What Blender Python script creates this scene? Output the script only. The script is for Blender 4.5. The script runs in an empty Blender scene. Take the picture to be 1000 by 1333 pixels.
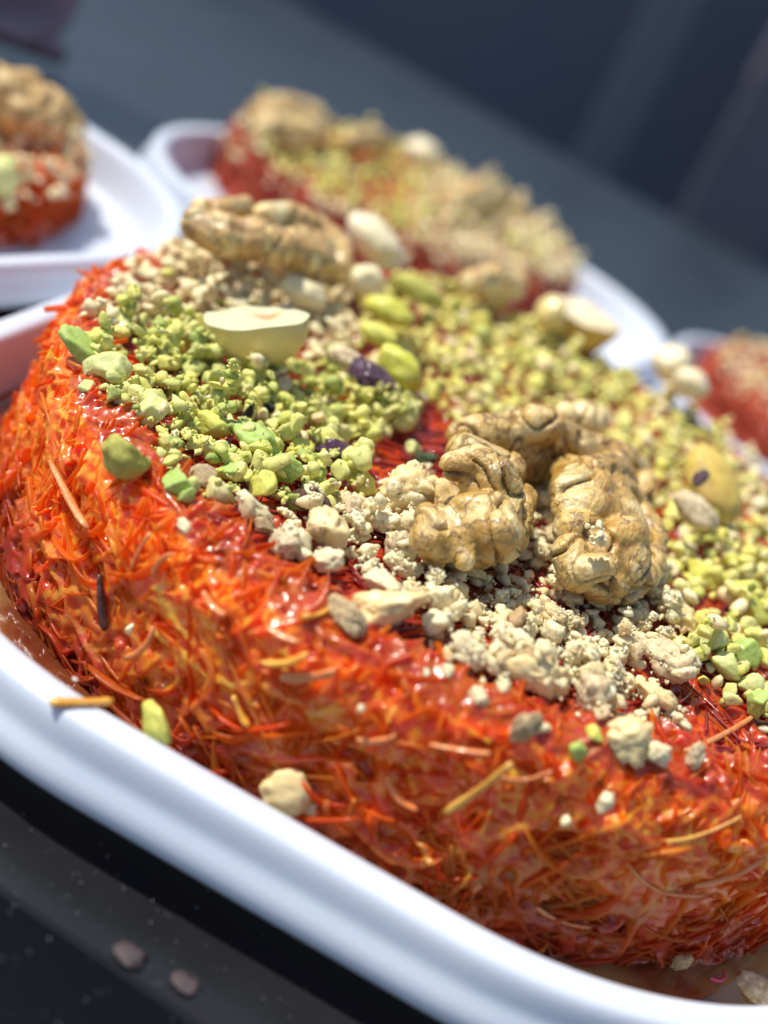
import bpy, bmesh, math, random
import numpy as np
from mathutils import Vector, Matrix, noise, Euler
R = math.radians
rng = random.Random(7)
sc = bpy.context.scene
COL = sc.collection
# ---------------------------------------------------------------- camera, light (1 unit = 1 cm)
sc.unit_settings.scale_length = 0.01
F, PITCH, ROLL, DIST, AX, AY = 1500.0, .471, .449, 17.427, -1.207, 1.757
cp, sp = math.cos(PITCH), math.sin(PITCH)
CAM = Vector((AX, AY - DIST*cp, DIST*sp))
FWD = Vector((0, cp, -sp)); RGT = Vector((1, 0, 0)); UPV = Vector((0, sp, cp))
cr, sr = math.cos(ROLL), math.sin(ROLL)
camd = bpy.data.cameras.new("camera"); cam = bpy.data.objects.new("camera", camd); COL.objects.link(cam)
camd.sensor_fit = 'VERTICAL'; camd.sensor_height = 36; camd.lens = 36*F/1333
camd.clip_start = 0.5; camd.clip_end = 4000
right = RGT*cr + UPV*sr; up = UPV*cr - RGT*sr
m = Matrix.Identity(4)
for i in range(3):
    m[i][0] = right[i]; m[i][1] = up[i]; m[i][2] = -FWD[i]; m[i][3] = CAM[i]
cam.matrix_world = m
camd.dof.use_dof = True; camd.dof.focus_distance = 11.5
camd.dof.aperture_fstop = camd.lens*1e-3/0.34; camd.dof.aperture_blades = 0
sc.camera = cam

def at(u, v, z):
    """point of the plane at height z that the picture shows at (u, v) (1000 x 1333)"""
    x, y = u-500, v-666.5
    X = cr*x + sr*y; Y = -sr*x + cr*y
    d = FWD*F + RGT*X - UPV*Y
    return CAM + d*((z-CAM.z)/d.z)
def dep(p): return (Vector(p)-CAM).dot(FWD)
def px(n, p): return n*dep(p)/F      # n picture pixels at point p, in cm
def proj(p):
    d = Vector(p)-CAM; Z = d.dot(FWD); x = F*d.dot(RGT)/Z; y = -F*d.dot(UPV)/Z
    return 500+cr*x-sr*y, 666.5+sr*x+cr*y

SUN_DIR = Vector((-.70, .04, 1.1)).normalized()
sl = bpy.data.lights.new("sun", 'SUN'); so = bpy.data.objects.new("sun", sl); COL.objects.link(so)
sl.energy = 4.6; sl.angle = R(.5); sl.color = (1, .93, .82)
so.rotation_euler = SUN_DIR.to_track_quat('Z', 'Y').to_euler()
w = bpy.data.worlds.new("World"); sc.world = w; w.use_nodes = True
nt = w.node_tree; bg = nt.nodes["Background"]; sk = nt.nodes.new("ShaderNodeTexSky")
sk.sky_type = 'NISHITA'; sk.sun_disc = False; sk.sun_elevation = math.asin(SUN_DIR.z)
sk.sun_rotation = math.atan2(SUN_DIR.x, SUN_DIR.y)
nt.links.new(sk.outputs[0], bg.inputs[0]); bg.inputs[1].default_value = .12
sc.view_settings.view_transform = 'Standard'; sc.view_settings.look = 'None'
sc.view_settings.exposure = 0.12; sc.view_settings.gamma = 1
try:
    sc.cycles.use_denoising = True; sc.cycles.max_bounces = 8; sc.cycles.diffuse_bounces = 3; sc.cycles.transmission_bounces = 4
    sc.cycles.sample_clamp_indirect = 4
except Exception: pass

# ---------------------------------------------------------------- helpers
def tag(o, label=None, cat=None, group=None, kind=None):
    for k, v in (('label', label), ('category', cat), ('group', group), ('kind', kind)):
        if v: o[k] = v
    return o
def link(name, me, mat=None, parent=None, mw=None):
    o = bpy.data.objects.new(name, me); COL.objects.link(o)
    if mat is not None and me is not None and len(me.materials) == 0: me.materials.append(mat)
    if parent: o.parent = parent
    if mw is not None: o.matrix_world = mw
    return o
def empty(name, loc=(0, 0, 0), rz=0):
    o = bpy.data.objects.new(name, None); COL.objects.link(o); o.location = loc; o.rotation_euler = (0, 0, rz)
    o.empty_display_size = .3
    return o
def mesh_np(name, V, Fq, smooth=True, rnd=None, col2=None):
    """V (n,3), Fq list of index arrays of equal width"""
    me = bpy.data.meshes.new(name)
    V = np.asarray(V, np.float32); Fs = [np.asarray(f, np.int32) for f in (Fq if isinstance(Fq, list) else [Fq]) if len(f)]
    me.vertices.add(len(V)); me.vertices.foreach_set('co', V.ravel())
    nl = sum(f.size for f in Fs); me.loops.add(nl); me.loops.foreach_set('vertex_index', np.concatenate([f.ravel() for f in Fs]))
    nf = sum(len(f) for f in Fs); me.polygons.add(nf)
    tot = np.concatenate([np.full(len(f), f.shape[1], np.int32) for f in Fs])
    st = np.concatenate([[0], np.cumsum(tot)[:-1]]).astype(np.int32)
    me.polygons.foreach_set('loop_start', st); me.polygons.foreach_set('loop_total', tot)
    me.update(calc_edges=True); me.validate()
    if smooth: me.polygons.foreach_set('use_smooth', np.ones(len(me.polygons), bool))
    if rnd is not None:
        a = me.attributes.new('rnd', 'FLOAT', 'POINT'); a.data.foreach_set('value', np.asarray(rnd, np.float32))
    return me
def mesh_arrays(me):
    V = np.empty(len(me.vertices)*3, np.float32); me.vertices.foreach_get('co', V)
    me.calc_loop_triangles(); T = np.empty(len(me.loop_triangles)*3, np.int32); me.loop_triangles.foreach_get('vertices', T)
    return V.reshape(-1, 3), T.reshape(-1, 3)
_ICO = {}
def ico(s):
    if s not in _ICO:
        bm = bmesh.new(); bmesh.ops.create_icosphere(bm, subdivisions=s, radius=1); me = bpy.data.meshes.new('t'); bm.to_mesh(me); bm.free()
        _ICO[s] = mesh_arrays(me); bpy.data.meshes.remove(me)
    return _ICO[s]
def fbm(p, o=3, s=1.0):
    v = 0; a = 1; f = s
    for _ in range(o): v += a*noise.noise(Vector(p)*f); a *= .5; f *= 2.1
    return v
def join(name, parts, smooth=True):
    """parts: (V, T, matrix, rnd) -> one mesh with rnd attribute"""
    Vs, Ts, Rs, n = [], [], [], 0
    for V, T, M, r in parts:
        M = np.array(M); Vs.append(V@M[:3, :3].T+M[:3, 3]); Ts.append(T+n); Rs.append(np.full(len(V), r)); n += len(V)
    return mesh_np(name, np.concatenate(Vs), np.concatenate(Ts), smooth, np.concatenate(Rs))
def curve_quads(rings, closed_ring=True, cap=True):
    """rings: (k, n, 3) -> V, quads, tris"""
    k, n, _ = rings.shape; V = rings.reshape(-1, 3); q = []
    for i in range(k-1):
        for j in range(n if closed_ring else n-1):
            a = i*n+j; b = i*n+(j+1) % n; q.append((a, b, b+n, a+n))
    return V, q

# ---------------------------------------------------------------- materials
class NB:
    def __init__(s, name):
        s.m = bpy.data.materials.new(name); s.m.use_nodes = True; s.t = s.m.node_tree; s.p = s.t.nodes["Principled BSDF"]; s.out = s.t.nodes["Material Output"]
    def n(s, typ, **kw):
        x = s.t.nodes.new(typ)
        for k, v in kw.items():
            if k in x.inputs.keys() if isinstance(k, str) else False: x.inputs[k].default_value = v
            else: setattr(x, k, v)
        return x
    def l(s, a, b): s.t.links.new(a, b)
    def set(s, **kw):
        for k, v in kw.items(): s.p.inputs[k.replace('_', ' ')].default_value = v
        return s
    def coord(s, scale=1.0, vec=None):
        tc = s.n("ShaderNodeTexCoord"); mp = s.n("ShaderNodeMapping"); s.l(tc.outputs['Object'], mp.inputs[0])
        mp.inputs['Scale'].default_value = vec or (scale,)*3
        return mp.outputs[0]
    def noise(s, co, scale, detail=4, rough=.55, dist=0):
        x = s.n("ShaderNodeTexNoise"); s.l(co, x.inputs['Vector']); x.inputs['Scale'].default_value = scale; x.inputs['Detail'].default_value = detail
        x.inputs['Roughness'].default_value = rough; x.inputs['Distortion'].default_value = dist
        return x.outputs['Fac']
    def ramp(s, fac, stops, interp='LINEAR'):
        x = s.n("ShaderNodeValToRGB"); x.color_ramp.interpolation = interp; s.l(fac, x.inputs[0]); e = x.color_ramp.elements
        while len(e) < len(stops): e.new(.5)
        for el, (p, c) in zip(e, stops): el.position = p; el.color = (*c, 1) if len(c) == 3 else c
        return x.outputs[0]
    def mix(s, fac, a, b, mode='MIX'):
        x = s.n("ShaderNodeMix"); x.data_type = 'RGBA'; x.blend_type = mode
        for i, v in ((0, fac), (6, a), (7, b)):
            if hasattr(v, 'node'): s.l(v, x.inputs[i])
            else: x.inputs[i].default_value = v if i == 0 else (*v, 1)
        return x.outputs[2]
    def math(s, op, a, b=0.0):
        x = s.n("ShaderNodeMath"); x.operation = op
        for i, v in ((0, a), (1, b)):
            if hasattr(v, 'node'): s.l(v, x.inputs[i])
            else: x.inputs[i].default_value = v
        return x.outputs[0]
    def rnd(s):
        a = s.n("ShaderNodeAttribute"); a.attribute_name = 'rnd'; o = s.n("ShaderNodeObjectInfo")
        return s.math('FRACT', s.math('ADD', a.outputs['Fac'], o.outputs['Random']))
    def bump(s, h, strength, dist):
        b = s.n("ShaderNodeBump"); s.l(h, b.inputs['Height']); b.inputs['Strength'].default_value = strength; b.inputs['Distance'].default_value = dist
        s.l(b.outputs[0], s.p.inputs['Normal']); return b.outputs[0]
    def base(s, c): s.l(c, s.p.inputs['Base Color']); return s

def m_pistachio(name="pistachio_flesh", yl=0.0):
    b = NB(name); co = b.coord(1); r = b.rnd()
    c = b.ramp(r, [(p_, (min(.9, c_[0]+yl*.20), min(.84, c_[1]+yl*.10), c_[2]+yl*.03)) for p_, c_ in [(0, (.46, .54, .09)), (.18, (.72, .70, .16)), (.36, (.80, .77, .30)), (.52, (.34, .47, .08)), (.64, (.66, .65, .14)),
                   (.78, (.56, .62, .22)), (.90, (.17, .33, .04)), (1, (.68, .64, .32))]])
    n1 = b.noise(co, 5, 3); c = b.mix(b.math('MULTIPLY', b.ramp(n1, [(.45, (0, 0, 0)), (.7, (1, 1, 1))]), .5), c, (.86, .80, .28))
    n3 = b.noise(co, 3.1, 2); c = b.mix(b.math('MULTIPLY', b.ramp(n3, [(.55, (0, 0, 0)), (.72, (1, 1, 1))]), .6), c, (.26, .38, .05))
    n2 = b.noise(co, 40, 3, .7); c = b.mix(b.math('MULTIPLY', b.ramp(n2, [(.5, (0, 0, 0)), (.75, (1, 1, 1))]), .5), c, (.78, .76, .45))
    b.base(c); b.bump(b.math('ADD', b.math('MULTIPLY', b.noise(co, 14, 4), 1.0), b.math('MULTIPLY', n2, .6)), .6, .010)
    b.set(Roughness=.55, Subsurface_Weight=.25, Subsurface_Scale=.04, Specular_IOR_Level=.35); b.p.inputs['Subsurface Radius'].default_value = (1, .9, .3)
    return b.m
def m_crumb():
    b = NB("walnut_flesh"); co = b.coord(1); r = b.rnd()
    c = b.ramp(r, [(0, (.90, .74, .38)), (.2, (.95, .86, .55)), (.45, (.86, .70, .36)), (.6, (.94, .84, .52)), (.80, (.76, .56, .27)), (.88, (.92, .78, .45)), (.96, (.48, .29, .12)), (1, (.94, .82, .50))])
    n1 = b.noise(co, 3.5, 3); c = b.mix(b.math('MULTIPLY', b.ramp(n1, [(.56, (0, 0, 0)), (.68, (1, 1, 1))]), .6), c, (.40, .25, .12))
    n2 = b.noise(co, 30, 3, .7); c = b.mix(b.math('MULTIPLY', b.ramp(n2, [(.5, (0, 0, 0)), (.7, (1, 1, 1))]), .5), c, (.86, .82, .66))
    b.base(c); b.bump(b.math('ADD', b.noise(co, 16, 5, .65), b.math('MULTIPLY', n2, .5)), .7, .010)
    b.set(Roughness=.38, Subsurface_Weight=.55, Subsurface_Scale=.07, Specular_IOR_Level=.5); b.p.inputs['Subsurface Radius'].default_value = (1, .8, .45)
    return b.m
def m_walnut(name, dark=1.0, pale=0.0):
    b = NB(name); co = b.coord(1)
    n1 = b.noise(co, 1.9, 5, .65, .5)
    A = [(.33, (.30, .14, .028)), (.43, (.54, .32, .068)), (.53, (.70, .48, .145)), (.64, (.86, .70, .35))]
    c = b.ramp(n1, [(p, tuple(min(1, x*dark+pale) for x in q)) for p, q in A])
    # colour darkens along the furrows and thin lines of the skin
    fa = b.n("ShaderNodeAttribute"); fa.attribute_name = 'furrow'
    gate = b.ramp(b.noise(co, 1.7, 3), [(.38, (.25,)*3), (.6, (1, 1, 1))]); furrow_tone = b.math('MULTIPLY', fa.outputs['Fac'], gate)
    c = b.mix(b.math('MULTIPLY', furrow_tone, .75), c, (.17, .07, .022))
    for sc1, wd, am in ((1.9, .009, .85), (4.4, .008, .28)):
        ln = b.math('ABSOLUTE', b.math('SUBTRACT', b.noise(co, sc1, 3, .55, .6), .5))
        ln = b.ramp(ln, [(0, (1, 1, 1)), (wd, (.55, .55, .55)), (wd*2.6, (0, 0, 0))])
        c = b.mix(b.math('MULTIPLY', ln, am), c, (.13, .050, .016))
    sp_ = b.noise(co, 22, 4, .7); c = b.mix(b.math('MULTIPLY', b.ramp(sp_, [(.55, (0, 0, 0)), (.75, (1, 1, 1))]), .5), c, (.24, .12, .045))
    hi = b.noise(co, 9, 3); c = b.mix(b.math('MULTIPLY', b.ramp(hi, [(.55, (0, 0, 0)), (.8, (1, 1, 1))]), .5), c, (.78, .64, .40))
    b.base(c)
    st = b.coord(vec=(26, 5, 9)); wr = b.noise(st, 1, 5, .6)
    b.bump(b.math('ADD', b.math('ADD', b.math('MULTIPLY', wr, .9), b.math('MULTIPLY', sp_, .5)), b.math('MULTIPLY', furrow_tone, -.35)), .75, .035)
    b.set(Roughness=.30, Subsurface_Weight=.25, Subsurface_Scale=.10, Specular_IOR_Level=.6, Coat_Weight=.28, Coat_Roughness=.22)
    b.p.inputs['Subsurface Radius'].default_value = (1, .6, .25)
    return b.m
def m_strand():
    b = NB("syrup_soaked_strand"); r = b.rnd(); co = b.coord(1)
    c = b.ramp(r, [(0, (.88, .11, .008)), (.25, (.93, .18, .010)), (.5, (.96, .26, .014)), (.75, (.96, .34, .022)), (.9, (.96, .43, .05)), (1, (.96, .46, .12))])
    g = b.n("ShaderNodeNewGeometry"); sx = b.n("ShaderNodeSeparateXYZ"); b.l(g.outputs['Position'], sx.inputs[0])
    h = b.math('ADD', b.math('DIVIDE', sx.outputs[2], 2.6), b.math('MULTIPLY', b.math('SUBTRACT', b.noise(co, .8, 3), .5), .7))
    soak_shade = b.ramp(h, [(.10, (1, 1, 1)), (.52, (0, 0, 0))])           # syrup-soaked foot; the shade low on the wall is painted in too
    c = b.mix(b.math('MULTIPLY', soak_shade, .75), c, (.40, .04, .025))
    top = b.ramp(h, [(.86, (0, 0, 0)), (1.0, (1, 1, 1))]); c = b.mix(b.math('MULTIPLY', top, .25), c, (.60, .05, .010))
    b.base(c); b.set(Roughness=.38, Coat_Weight=.5, Coat_Roughness=.2, Specular_IOR_Level=.4)
    b.bump(b.noise(b.coord(18), 1, 3), .35, .02)
    t = b.n("ShaderNodeBsdfTranslucent"); b.l(b.mix(1.0, c, (1, .9, .7), 'MULTIPLY'), t.inputs[0])
    ms = b.n("ShaderNodeMixShader"); ms.inputs[0].default_value = .5
    b.l(b.p.outputs[0], ms.inputs[1]); b.l(t.outputs[0], ms.inputs[2])
    tr = b.n("ShaderNodeBsdfTransparent"); tr.inputs[0].default_value = (1, .62, .30, 1); m3 = b.n("ShaderNodeMixShader"); m3.inputs[0].default_value = .36   # soaked dough lets light through
    b.l(ms.outputs[0], m3.inputs[1]); b.l(tr.outputs[0], m3.inputs[2]); b.l(m3.outputs[0], b.out.inputs[0])
    return b.m
def m_matted():
    b = NB("wet_matted_pastry"); at_ = b.n("ShaderNodeAttribute"); at_.attribute_name = 'rnd'; r = at_.outputs['Fac']; co = b.coord(1)
    r = b.math('ADD', r, b.math('MULTIPLY', b.math('SUBTRACT', b.noise(co, .9, 3), .5), .9))
    c = b.ramp(r, [(.0, (.84, .07, .005)), (.25, (.92, .135, .007)), (.5, (.95, .215, .008)), (.75, (.96, .28, .012)), (.92, (.96, .35, .02)), (1, (.96, .42, .04))])
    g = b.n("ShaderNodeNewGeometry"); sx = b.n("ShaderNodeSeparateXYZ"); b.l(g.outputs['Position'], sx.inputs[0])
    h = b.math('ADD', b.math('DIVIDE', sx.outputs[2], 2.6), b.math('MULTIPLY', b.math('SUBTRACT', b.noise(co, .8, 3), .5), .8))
    soak_shade = b.ramp(h, [(.14, (1, 1, 1)), (.66, (0, 0, 0))]); c = b.mix(b.math('MULTIPLY', soak_shade, .9), c, (.24, .014, .014))  # syrup stain plus painted shade, darkening toward the foot of the pastry
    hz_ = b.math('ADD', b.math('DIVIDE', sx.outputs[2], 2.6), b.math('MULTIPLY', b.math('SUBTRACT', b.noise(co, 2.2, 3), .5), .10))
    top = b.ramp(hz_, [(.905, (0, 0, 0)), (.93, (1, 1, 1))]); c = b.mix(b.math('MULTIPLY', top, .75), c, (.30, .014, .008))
    b.base(c); b.set(Roughness=.30, Subsurface_Weight=.8, Subsurface_Scale=.34, Coat_Weight=.45, Coat_Roughness=.12)
    b.p.inputs['Subsurface Radius'].default_value = (1, .30, .06); b.bump(b.noise(co, 26, 4, .6), .4, .012)
    return b.m
def m_core():
    b = NB("baked_pastry_core"); co = b.coord(1)
    n1 = b.noise(co, 1.4, 4); c = b.ramp(n1, [(.35, (.45, .022, .006)), (.5, (.62, .05, .008)), (.65, (.74, .12, .012))])
    b.base(c)
    f1 = b.noise(b.coord(vec=(34, 7, 20)), 1, 4, .6, 1.2); f2 = b.noise(b.coord(vec=(8, 30, 20)), 1, 4, .6, 1.2)
    b.bump(b.math('MAXIMUM', f1, f2), .9, .06)
    b.set(Roughness=.22, Subsurface_Weight=.45, Subsurface_Scale=.35, Coat_Weight=.9, Coat_Roughness=.07)
    b.p.inputs['Subsurface Radius'].default_value = (1, .22, .06)
    return b.m
def m_tray():
    b = NB("pale_plastic"); co = b.coord(1)
    c = b.ramp(b.noise(co, .35, 3), [(.35, (.62, .68, .79)), (.65, (.65, .71, .81))])
    b.base(c); b.bump(b.noise(co, 1.2, 3), .12, .03)
    b.l(b.ramp(b.noise(co, 2.5, 5, .7), [(.35, (.26,)*3), (.65, (.42,)*3)]), b.p.inputs['Roughness']); b.set(Subsurface_Weight=.15, Subsurface_Scale=.3, Specular_IOR_Level=.5); return b.m
def m_counter():
    b = NB("dusty_black_stone"); co = b.coord(1)
    n1 = b.noise(co, .25, 5, .6); n2 = b.noise(co, 7, 4, .7)
    c = b.ramp(n1, [(.3, (.010, .011, .013)), (.7, (.020, .022, .024))])
    c = b.mix(b.math('MULTIPLY', b.ramp(n2, [(.62, (0, 0, 0)), (.72, (1, 1, 1))]), .25), c, (.10, .10, .11))
    b.base(c); b.l(b.ramp(n1, [(.3, (.22,)*3), (.7, (.34,)*3)]), b.p.inputs['Roughness'])
    b.bump(b.noise(co, 12, 3), .1, .01); b.set(Specular_IOR_Level=.5); return b.m
def m_plain(name, c1, c2=None, scale=3, rough=.5, bump=.3, bd=.02, sss=0, coat=0, spec=.5, trans=0, rad=(1, .7, .4)):
    b = NB(name); co = b.coord(1); c2 = c2 or tuple(x*.6 for x in c1)
    b.base(b.ramp(b.noise(co, scale, 4), [(.35, c1), (.65, c2)]))
    b.bump(b.noise(co, scale*5, 4), bump, bd); b.set(Roughness=rough, Subsurface_Weight=sss, Subsurface_Scale=.06, Coat_Weight=coat, Coat_Roughness=.1, Specular_IOR_Level=spec, Transmission_Weight=trans)
    b.p.inputs['Subsurface Radius'].default_value = rad
    return b.m
M = dict(pist=m_pistachio(yl=.45), pisty=m_pistachio("yellow_pistachio_flesh", 1.0), crumb=m_crumb(), walnut=m_walnut("walnut_skin"), walnut2=m_walnut("pale_walnut_skin", 1.18, .06), walnut3=m_walnut("reddish_walnut_skin", .95, 0),
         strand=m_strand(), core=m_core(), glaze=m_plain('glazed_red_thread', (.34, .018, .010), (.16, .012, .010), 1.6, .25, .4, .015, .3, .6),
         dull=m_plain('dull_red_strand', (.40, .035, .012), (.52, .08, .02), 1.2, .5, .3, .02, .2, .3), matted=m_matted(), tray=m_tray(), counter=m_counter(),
         gpist=m_plain("green_pistachio", (.34, .52, .07), (.50, .60, .20), 5, .5, .5, .012, .25),
         ypist=m_plain("yellow_pistachio", (.72, .68, .10), (.60, .60, .14), 4, .5, .5, .012, .3),
         opist=m_plain("olive_pistachio", (.55, .50, .10), (.42, .44, .08), 6, .6, .7, .014, .2),
         ppist=m_plain("pale_pistachio", (.76, .76, .34), (.60, .66, .22), 4, .5, .5, .012, .3),
         kernel=m_plain("pistachio_kernel", (.58, .60, .06), (.72, .68, .14), 2.5, .4, .3, .02, .3),
         dskin=m_plain("dark_pistachio_skin", (.09, .014, .016), (.20, .10, .09), 7, .25, .7, .04, .05, .4),
         purple=m_plain("purple_pistachio_skin", (.085, .028, .075), (.16, .075, .13), 7, .3, .8, .05, .05, .3),
         black=m_plain("black_flake_skin", (.012, .010, .009), (.03, .025, .02), 7, .4, .5, .03, 0),
         dgreen=m_plain("dark_green_fleck", (.03, .07, .02), (.05, .10, .03), 7, .4, .5, .03, 0),
         wchunk=m_plain("cream_walnut_flesh", (.90, .75, .40), (.80, .60, .27), 2.6, .35, .5, .012, .5),
         white=m_plain("white_nut_crumb", (.94, .86, .56), (.88, .74, .42), 6, .4, .6, .012, .4),
         brown=m_plain("brown_walnut_crumb", (.52, .37, .20), (.84, .72, .46), 4, .5, .9, .014, .2),
         grey=m_plain("grey_brown_skin", (.44, .30, .15), (.74, .58, .32), 5, .5, .9, .014, .1),
         hazel=m_plain("cream_hazelnut", (.82, .68, .30), (.76, .58, .22), 2, .32, .15, .01, .45, .15),
         cut=None, goldk=m_plain('golden_kernel', (.74, .56, .12), (.50, .34, .09), 2.2, .5, .8, .012, .3), gold=m_plain("golden_nut_skin", (.72, .50, .13), (.62, .40, .10), 3, .35, .3, .02, .4),
         cream=m_plain("cream_nut_flesh", (.86, .78, .56), (.82, .70, .42), 2, .4, .3, .02, .4),
         pinkf=m_plain("pink_flake", (.09, .06, .065), (.04, .034, .036), 6, .5, .3, .02),
         mag=m_plain("magenta_thread", (.62, .02, .16), (.70, .08, .25), 6, .3, .3, .02))
def m_cut():
    b = NB("cut_hazelnut_face"); co = b.coord(1); g = b.n("ShaderNodeTexGradient"); g.gradient_type = 'SPHERICAL'
    mp = b.n("ShaderNodeMapping"); tc = b.n("ShaderNodeTexCoord"); b.l(tc.outputs['Object'], mp.inputs[0]); mp.inputs['Scale'].default_value = (3.6, 5.5, 4.0); mp.inputs['Location'].default_value = (-.5, -.2, 0)
    b.l(mp.outputs[0], g.inputs[0]); f = b.math('ADD', g.outputs['Fac'], b.math('MULTIPLY', b.math('SUBTRACT', b.noise(co, 7, 3), .5), .3))
    c = b.ramp(f, [(.15, (.66, .64, .40)), (.4, (.66, .52, .28)), (.75, (.60, .32, .15))])
    b.base(c); b.bump(b.noise(co, 14, 4), .4, .02); b.set(Roughness=.4, Subsurface_Weight=.4, Subsurface_Scale=.2); return b.m
M['cut'] = m_cut()
def m_syrup():
    b = NB("dark_sugar_syrup"); co = b.coord(1)
    c = b.ramp(b.noise(co, .55, 3), [(.38, (.09, .012, .008)), (.52, (.16, .045, .016)), (.64, (.32, .20, .08))])
    b.base(c); b.bump(b.noise(co, 1.3, 3, .5, .6), .35, .08); b.set(Roughness=.06, Coat_Weight=1, Coat_Roughness=.03, Subsurface_Weight=.2, Subsurface_Scale=.3)
    b.p.inputs['Subsurface Radius'].default_value = (1, .3, .1); return b.m
M['syrup'] = m_syrup()

# ---------------------------------------------------------------- the counter and what lies beyond
def prism(name, poly, z0, z1, mat, bev=0, kind=None):
    bm = bmesh.new(); vs = [bm.verts.new((x, y, z1)) for x, y in poly]; f = bm.faces.new(vs)
    ext = bmesh.ops.extrude_face_region(bm, geom=[f]); bmesh.ops.translate(bm, verts=[v for v in ext['geom'] if isinstance(v, bmesh.types.BMVert)], vec=(0, 0, z0-z1))
    bmesh.ops.recalc_face_normals(bm, faces=bm.faces)
    if bev: bmesh.ops.bevel(bm, geom=[e for e in bm.edges], offset=bev, segments=3, affect='EDGES')
    me = bpy.data.meshes.new(name); bm.to_mesh(me); bm.free(); o = link(name, me, mat)
    if kind: o['kind'] = kind
    return o
prism('counter_top', [(-70, 4.6), (60, -18.4), (60, 16.5), (1.8, 42.1), (-12.2, 48.3), (-70, 74)], -4, 0, M['counter'], .03, 'structure')
g = prism('ground', [(-1500, -1500), (1500, -1500), (1500, 1500), (-1500, 1500)], -77, -75, m_plain("dark_paving", (.020, .026, .048), (.034, .038, .056), .02, .7, .2, .5), 0, 'structure')

def box(name, x0, y0, z0, x1, y1, z1, mat, kind=None): return prism(name, [(x0, y0), (x1, y0), (x1, y1), (x0, y1)], z0, z1, mat, .2, kind)
box('back_wall', -300, 118, -75, 260, 122, 17, m_plain("navy_panel", (.085, .10, .15), (.105, .11, .145), .05, .5, .1, .1), 'structure')
b1 = box('metal_post', .4, 100, -75, 4.6, 104, 16, m_plain("bluish_grey_metal", (.12, .14, .18), (.11, .13, .16), .1, .4, .1, .1)); tag(b1, 'blurred narrow bluish-grey post standing against the dark wall, upper right', 'post')
b2 = box('metal_post', 11.5, 98, -75, 20, 103, 16, m_plain("mauve_grey_metal", (.125, .12, .145), (.11, .105, .13), .1, .5, .1, .1)); tag(b2, 'blurred wide mauve-grey post at the far right behind the counter', 'post')
# ---------------------------------------------------------------- trays
TA, TB, TR, TC, TROT, TZ = 6.31, 6.44, 4.67, (-.15, .06), -.105, 1.15
def rrect(N, d, sc_=1.0, blend=1.0):
    """outline of the tray's inner edge grown by d, N points evenly spread round it"""
    a, b, R_ = TA+d, TB+d, TR+d; la, lb = 2*(a-R_), 2*(b-R_); q = math.pi/2*R_; segs = [lb, q, la, q, lb, q, la, q]; P = 2*(la+lb)+4*q; out = []
    for j in range(N):
        l = P*j/N; k = 0
        while k < 7 and l > segs[k]: l -= segs[k]; k += 1
        if k == 0: p = (a, -lb/2+l)
        elif k == 1: t = l/R_; p = (a-R_+R_*math.cos(t), lb/2+R_*math.sin(t))
        elif k == 2: p = (la/2-l, b)
        elif k == 3: t = math.pi/2+l/R_; p = (-a+R_+R_*math.cos(t), lb/2+R_*math.sin(t))
        elif k == 4: p = (-a, lb/2-l)
        elif k == 5: t = math.pi+l/R_; p = (-a+R_+R_*math.cos(t), -lb/2+R_*math.sin(t))
        elif k == 6: p = (-la/2+l, -b)
        else: t = 1.5*math.pi+l/R_; p = (a-R_+R_*math.cos(t), -lb/2+R_*math.sin(t))
        c, n = math.cos(TROT), math.sin(TROT); x, y = p[0]*sc_, p[1]*sc_
        out.append((TC[0]+x*c-y*n, TC[1]+x*n+y*c))
    return out
PROFILE = [(0, .16, .01), (0, .16, .3), (0, .16, .6), (0, .16, .85), (-.50, .155, 1), (-.36, .19, 1), (-.28, .28, 1), (-.20, .5, 1), (-.08, .95, 1), (-.04, 1.09, 1), (-.01, 1.135, 1), (.04, 1.155, 1),
           (.14, 1.162, 1), (.24, 1.16, 1), (.275, 1.15, 1), (.305, 1.115, 1), (.33, 1.05, 1), (.35, .97, 1), (.362, .90, 1), (.375, .85, 1), (.40, .80, 1), (.44, .74, 1), (.47, .68, 1), (.488, .60, 1), (.485, .52, 1),
           (.46, .47, 1), (.42, .50, 1), (.37, .66, 1), (.30, .90, 1), (.24, 1.07, 1), (.05, 1.07, 1), (-.04, .8, 1), (-.18, .3, 1), (-.40, .02, 1), (-.6, 0, 1), (0, 0, .5), (0, 0, .01)]
def tray(loc, label, rz=0, s=1.0):
    N = 240; V = []; q = []
    for d, z, f in PROFILE:
        if f < 1: d = -.6
        V += [(x*s, y*s, z*s) for x, y in rrect(N, d, f)]
    k = len(PROFILE)
    for i in range(k-1):
        for j in range(N):
            a = i*N+j; b = i*N+(j+1) % N; q.append((a, a+N, b+N, b))
    me = mesh_np('tray', V, np.array(q)); bm = bmesh.new(); bm.from_mesh(me); bmesh.ops.remove_doubles(bm, verts=bm.verts, dist=.01); bmesh.ops.recalc_face_normals(bm, faces=bm.faces); bm.to_mesh(me); bm.free()
    me.polygons.foreach_set('use_smooth', np.ones(len(me.polygons), bool))
    o = link('plastic_tray', me, M['tray']); o.location = loc; o.rotation_euler = (0, 0, rz)
    return tag(o, label, 'tray', 'pale plastic trays on the counter')

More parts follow.
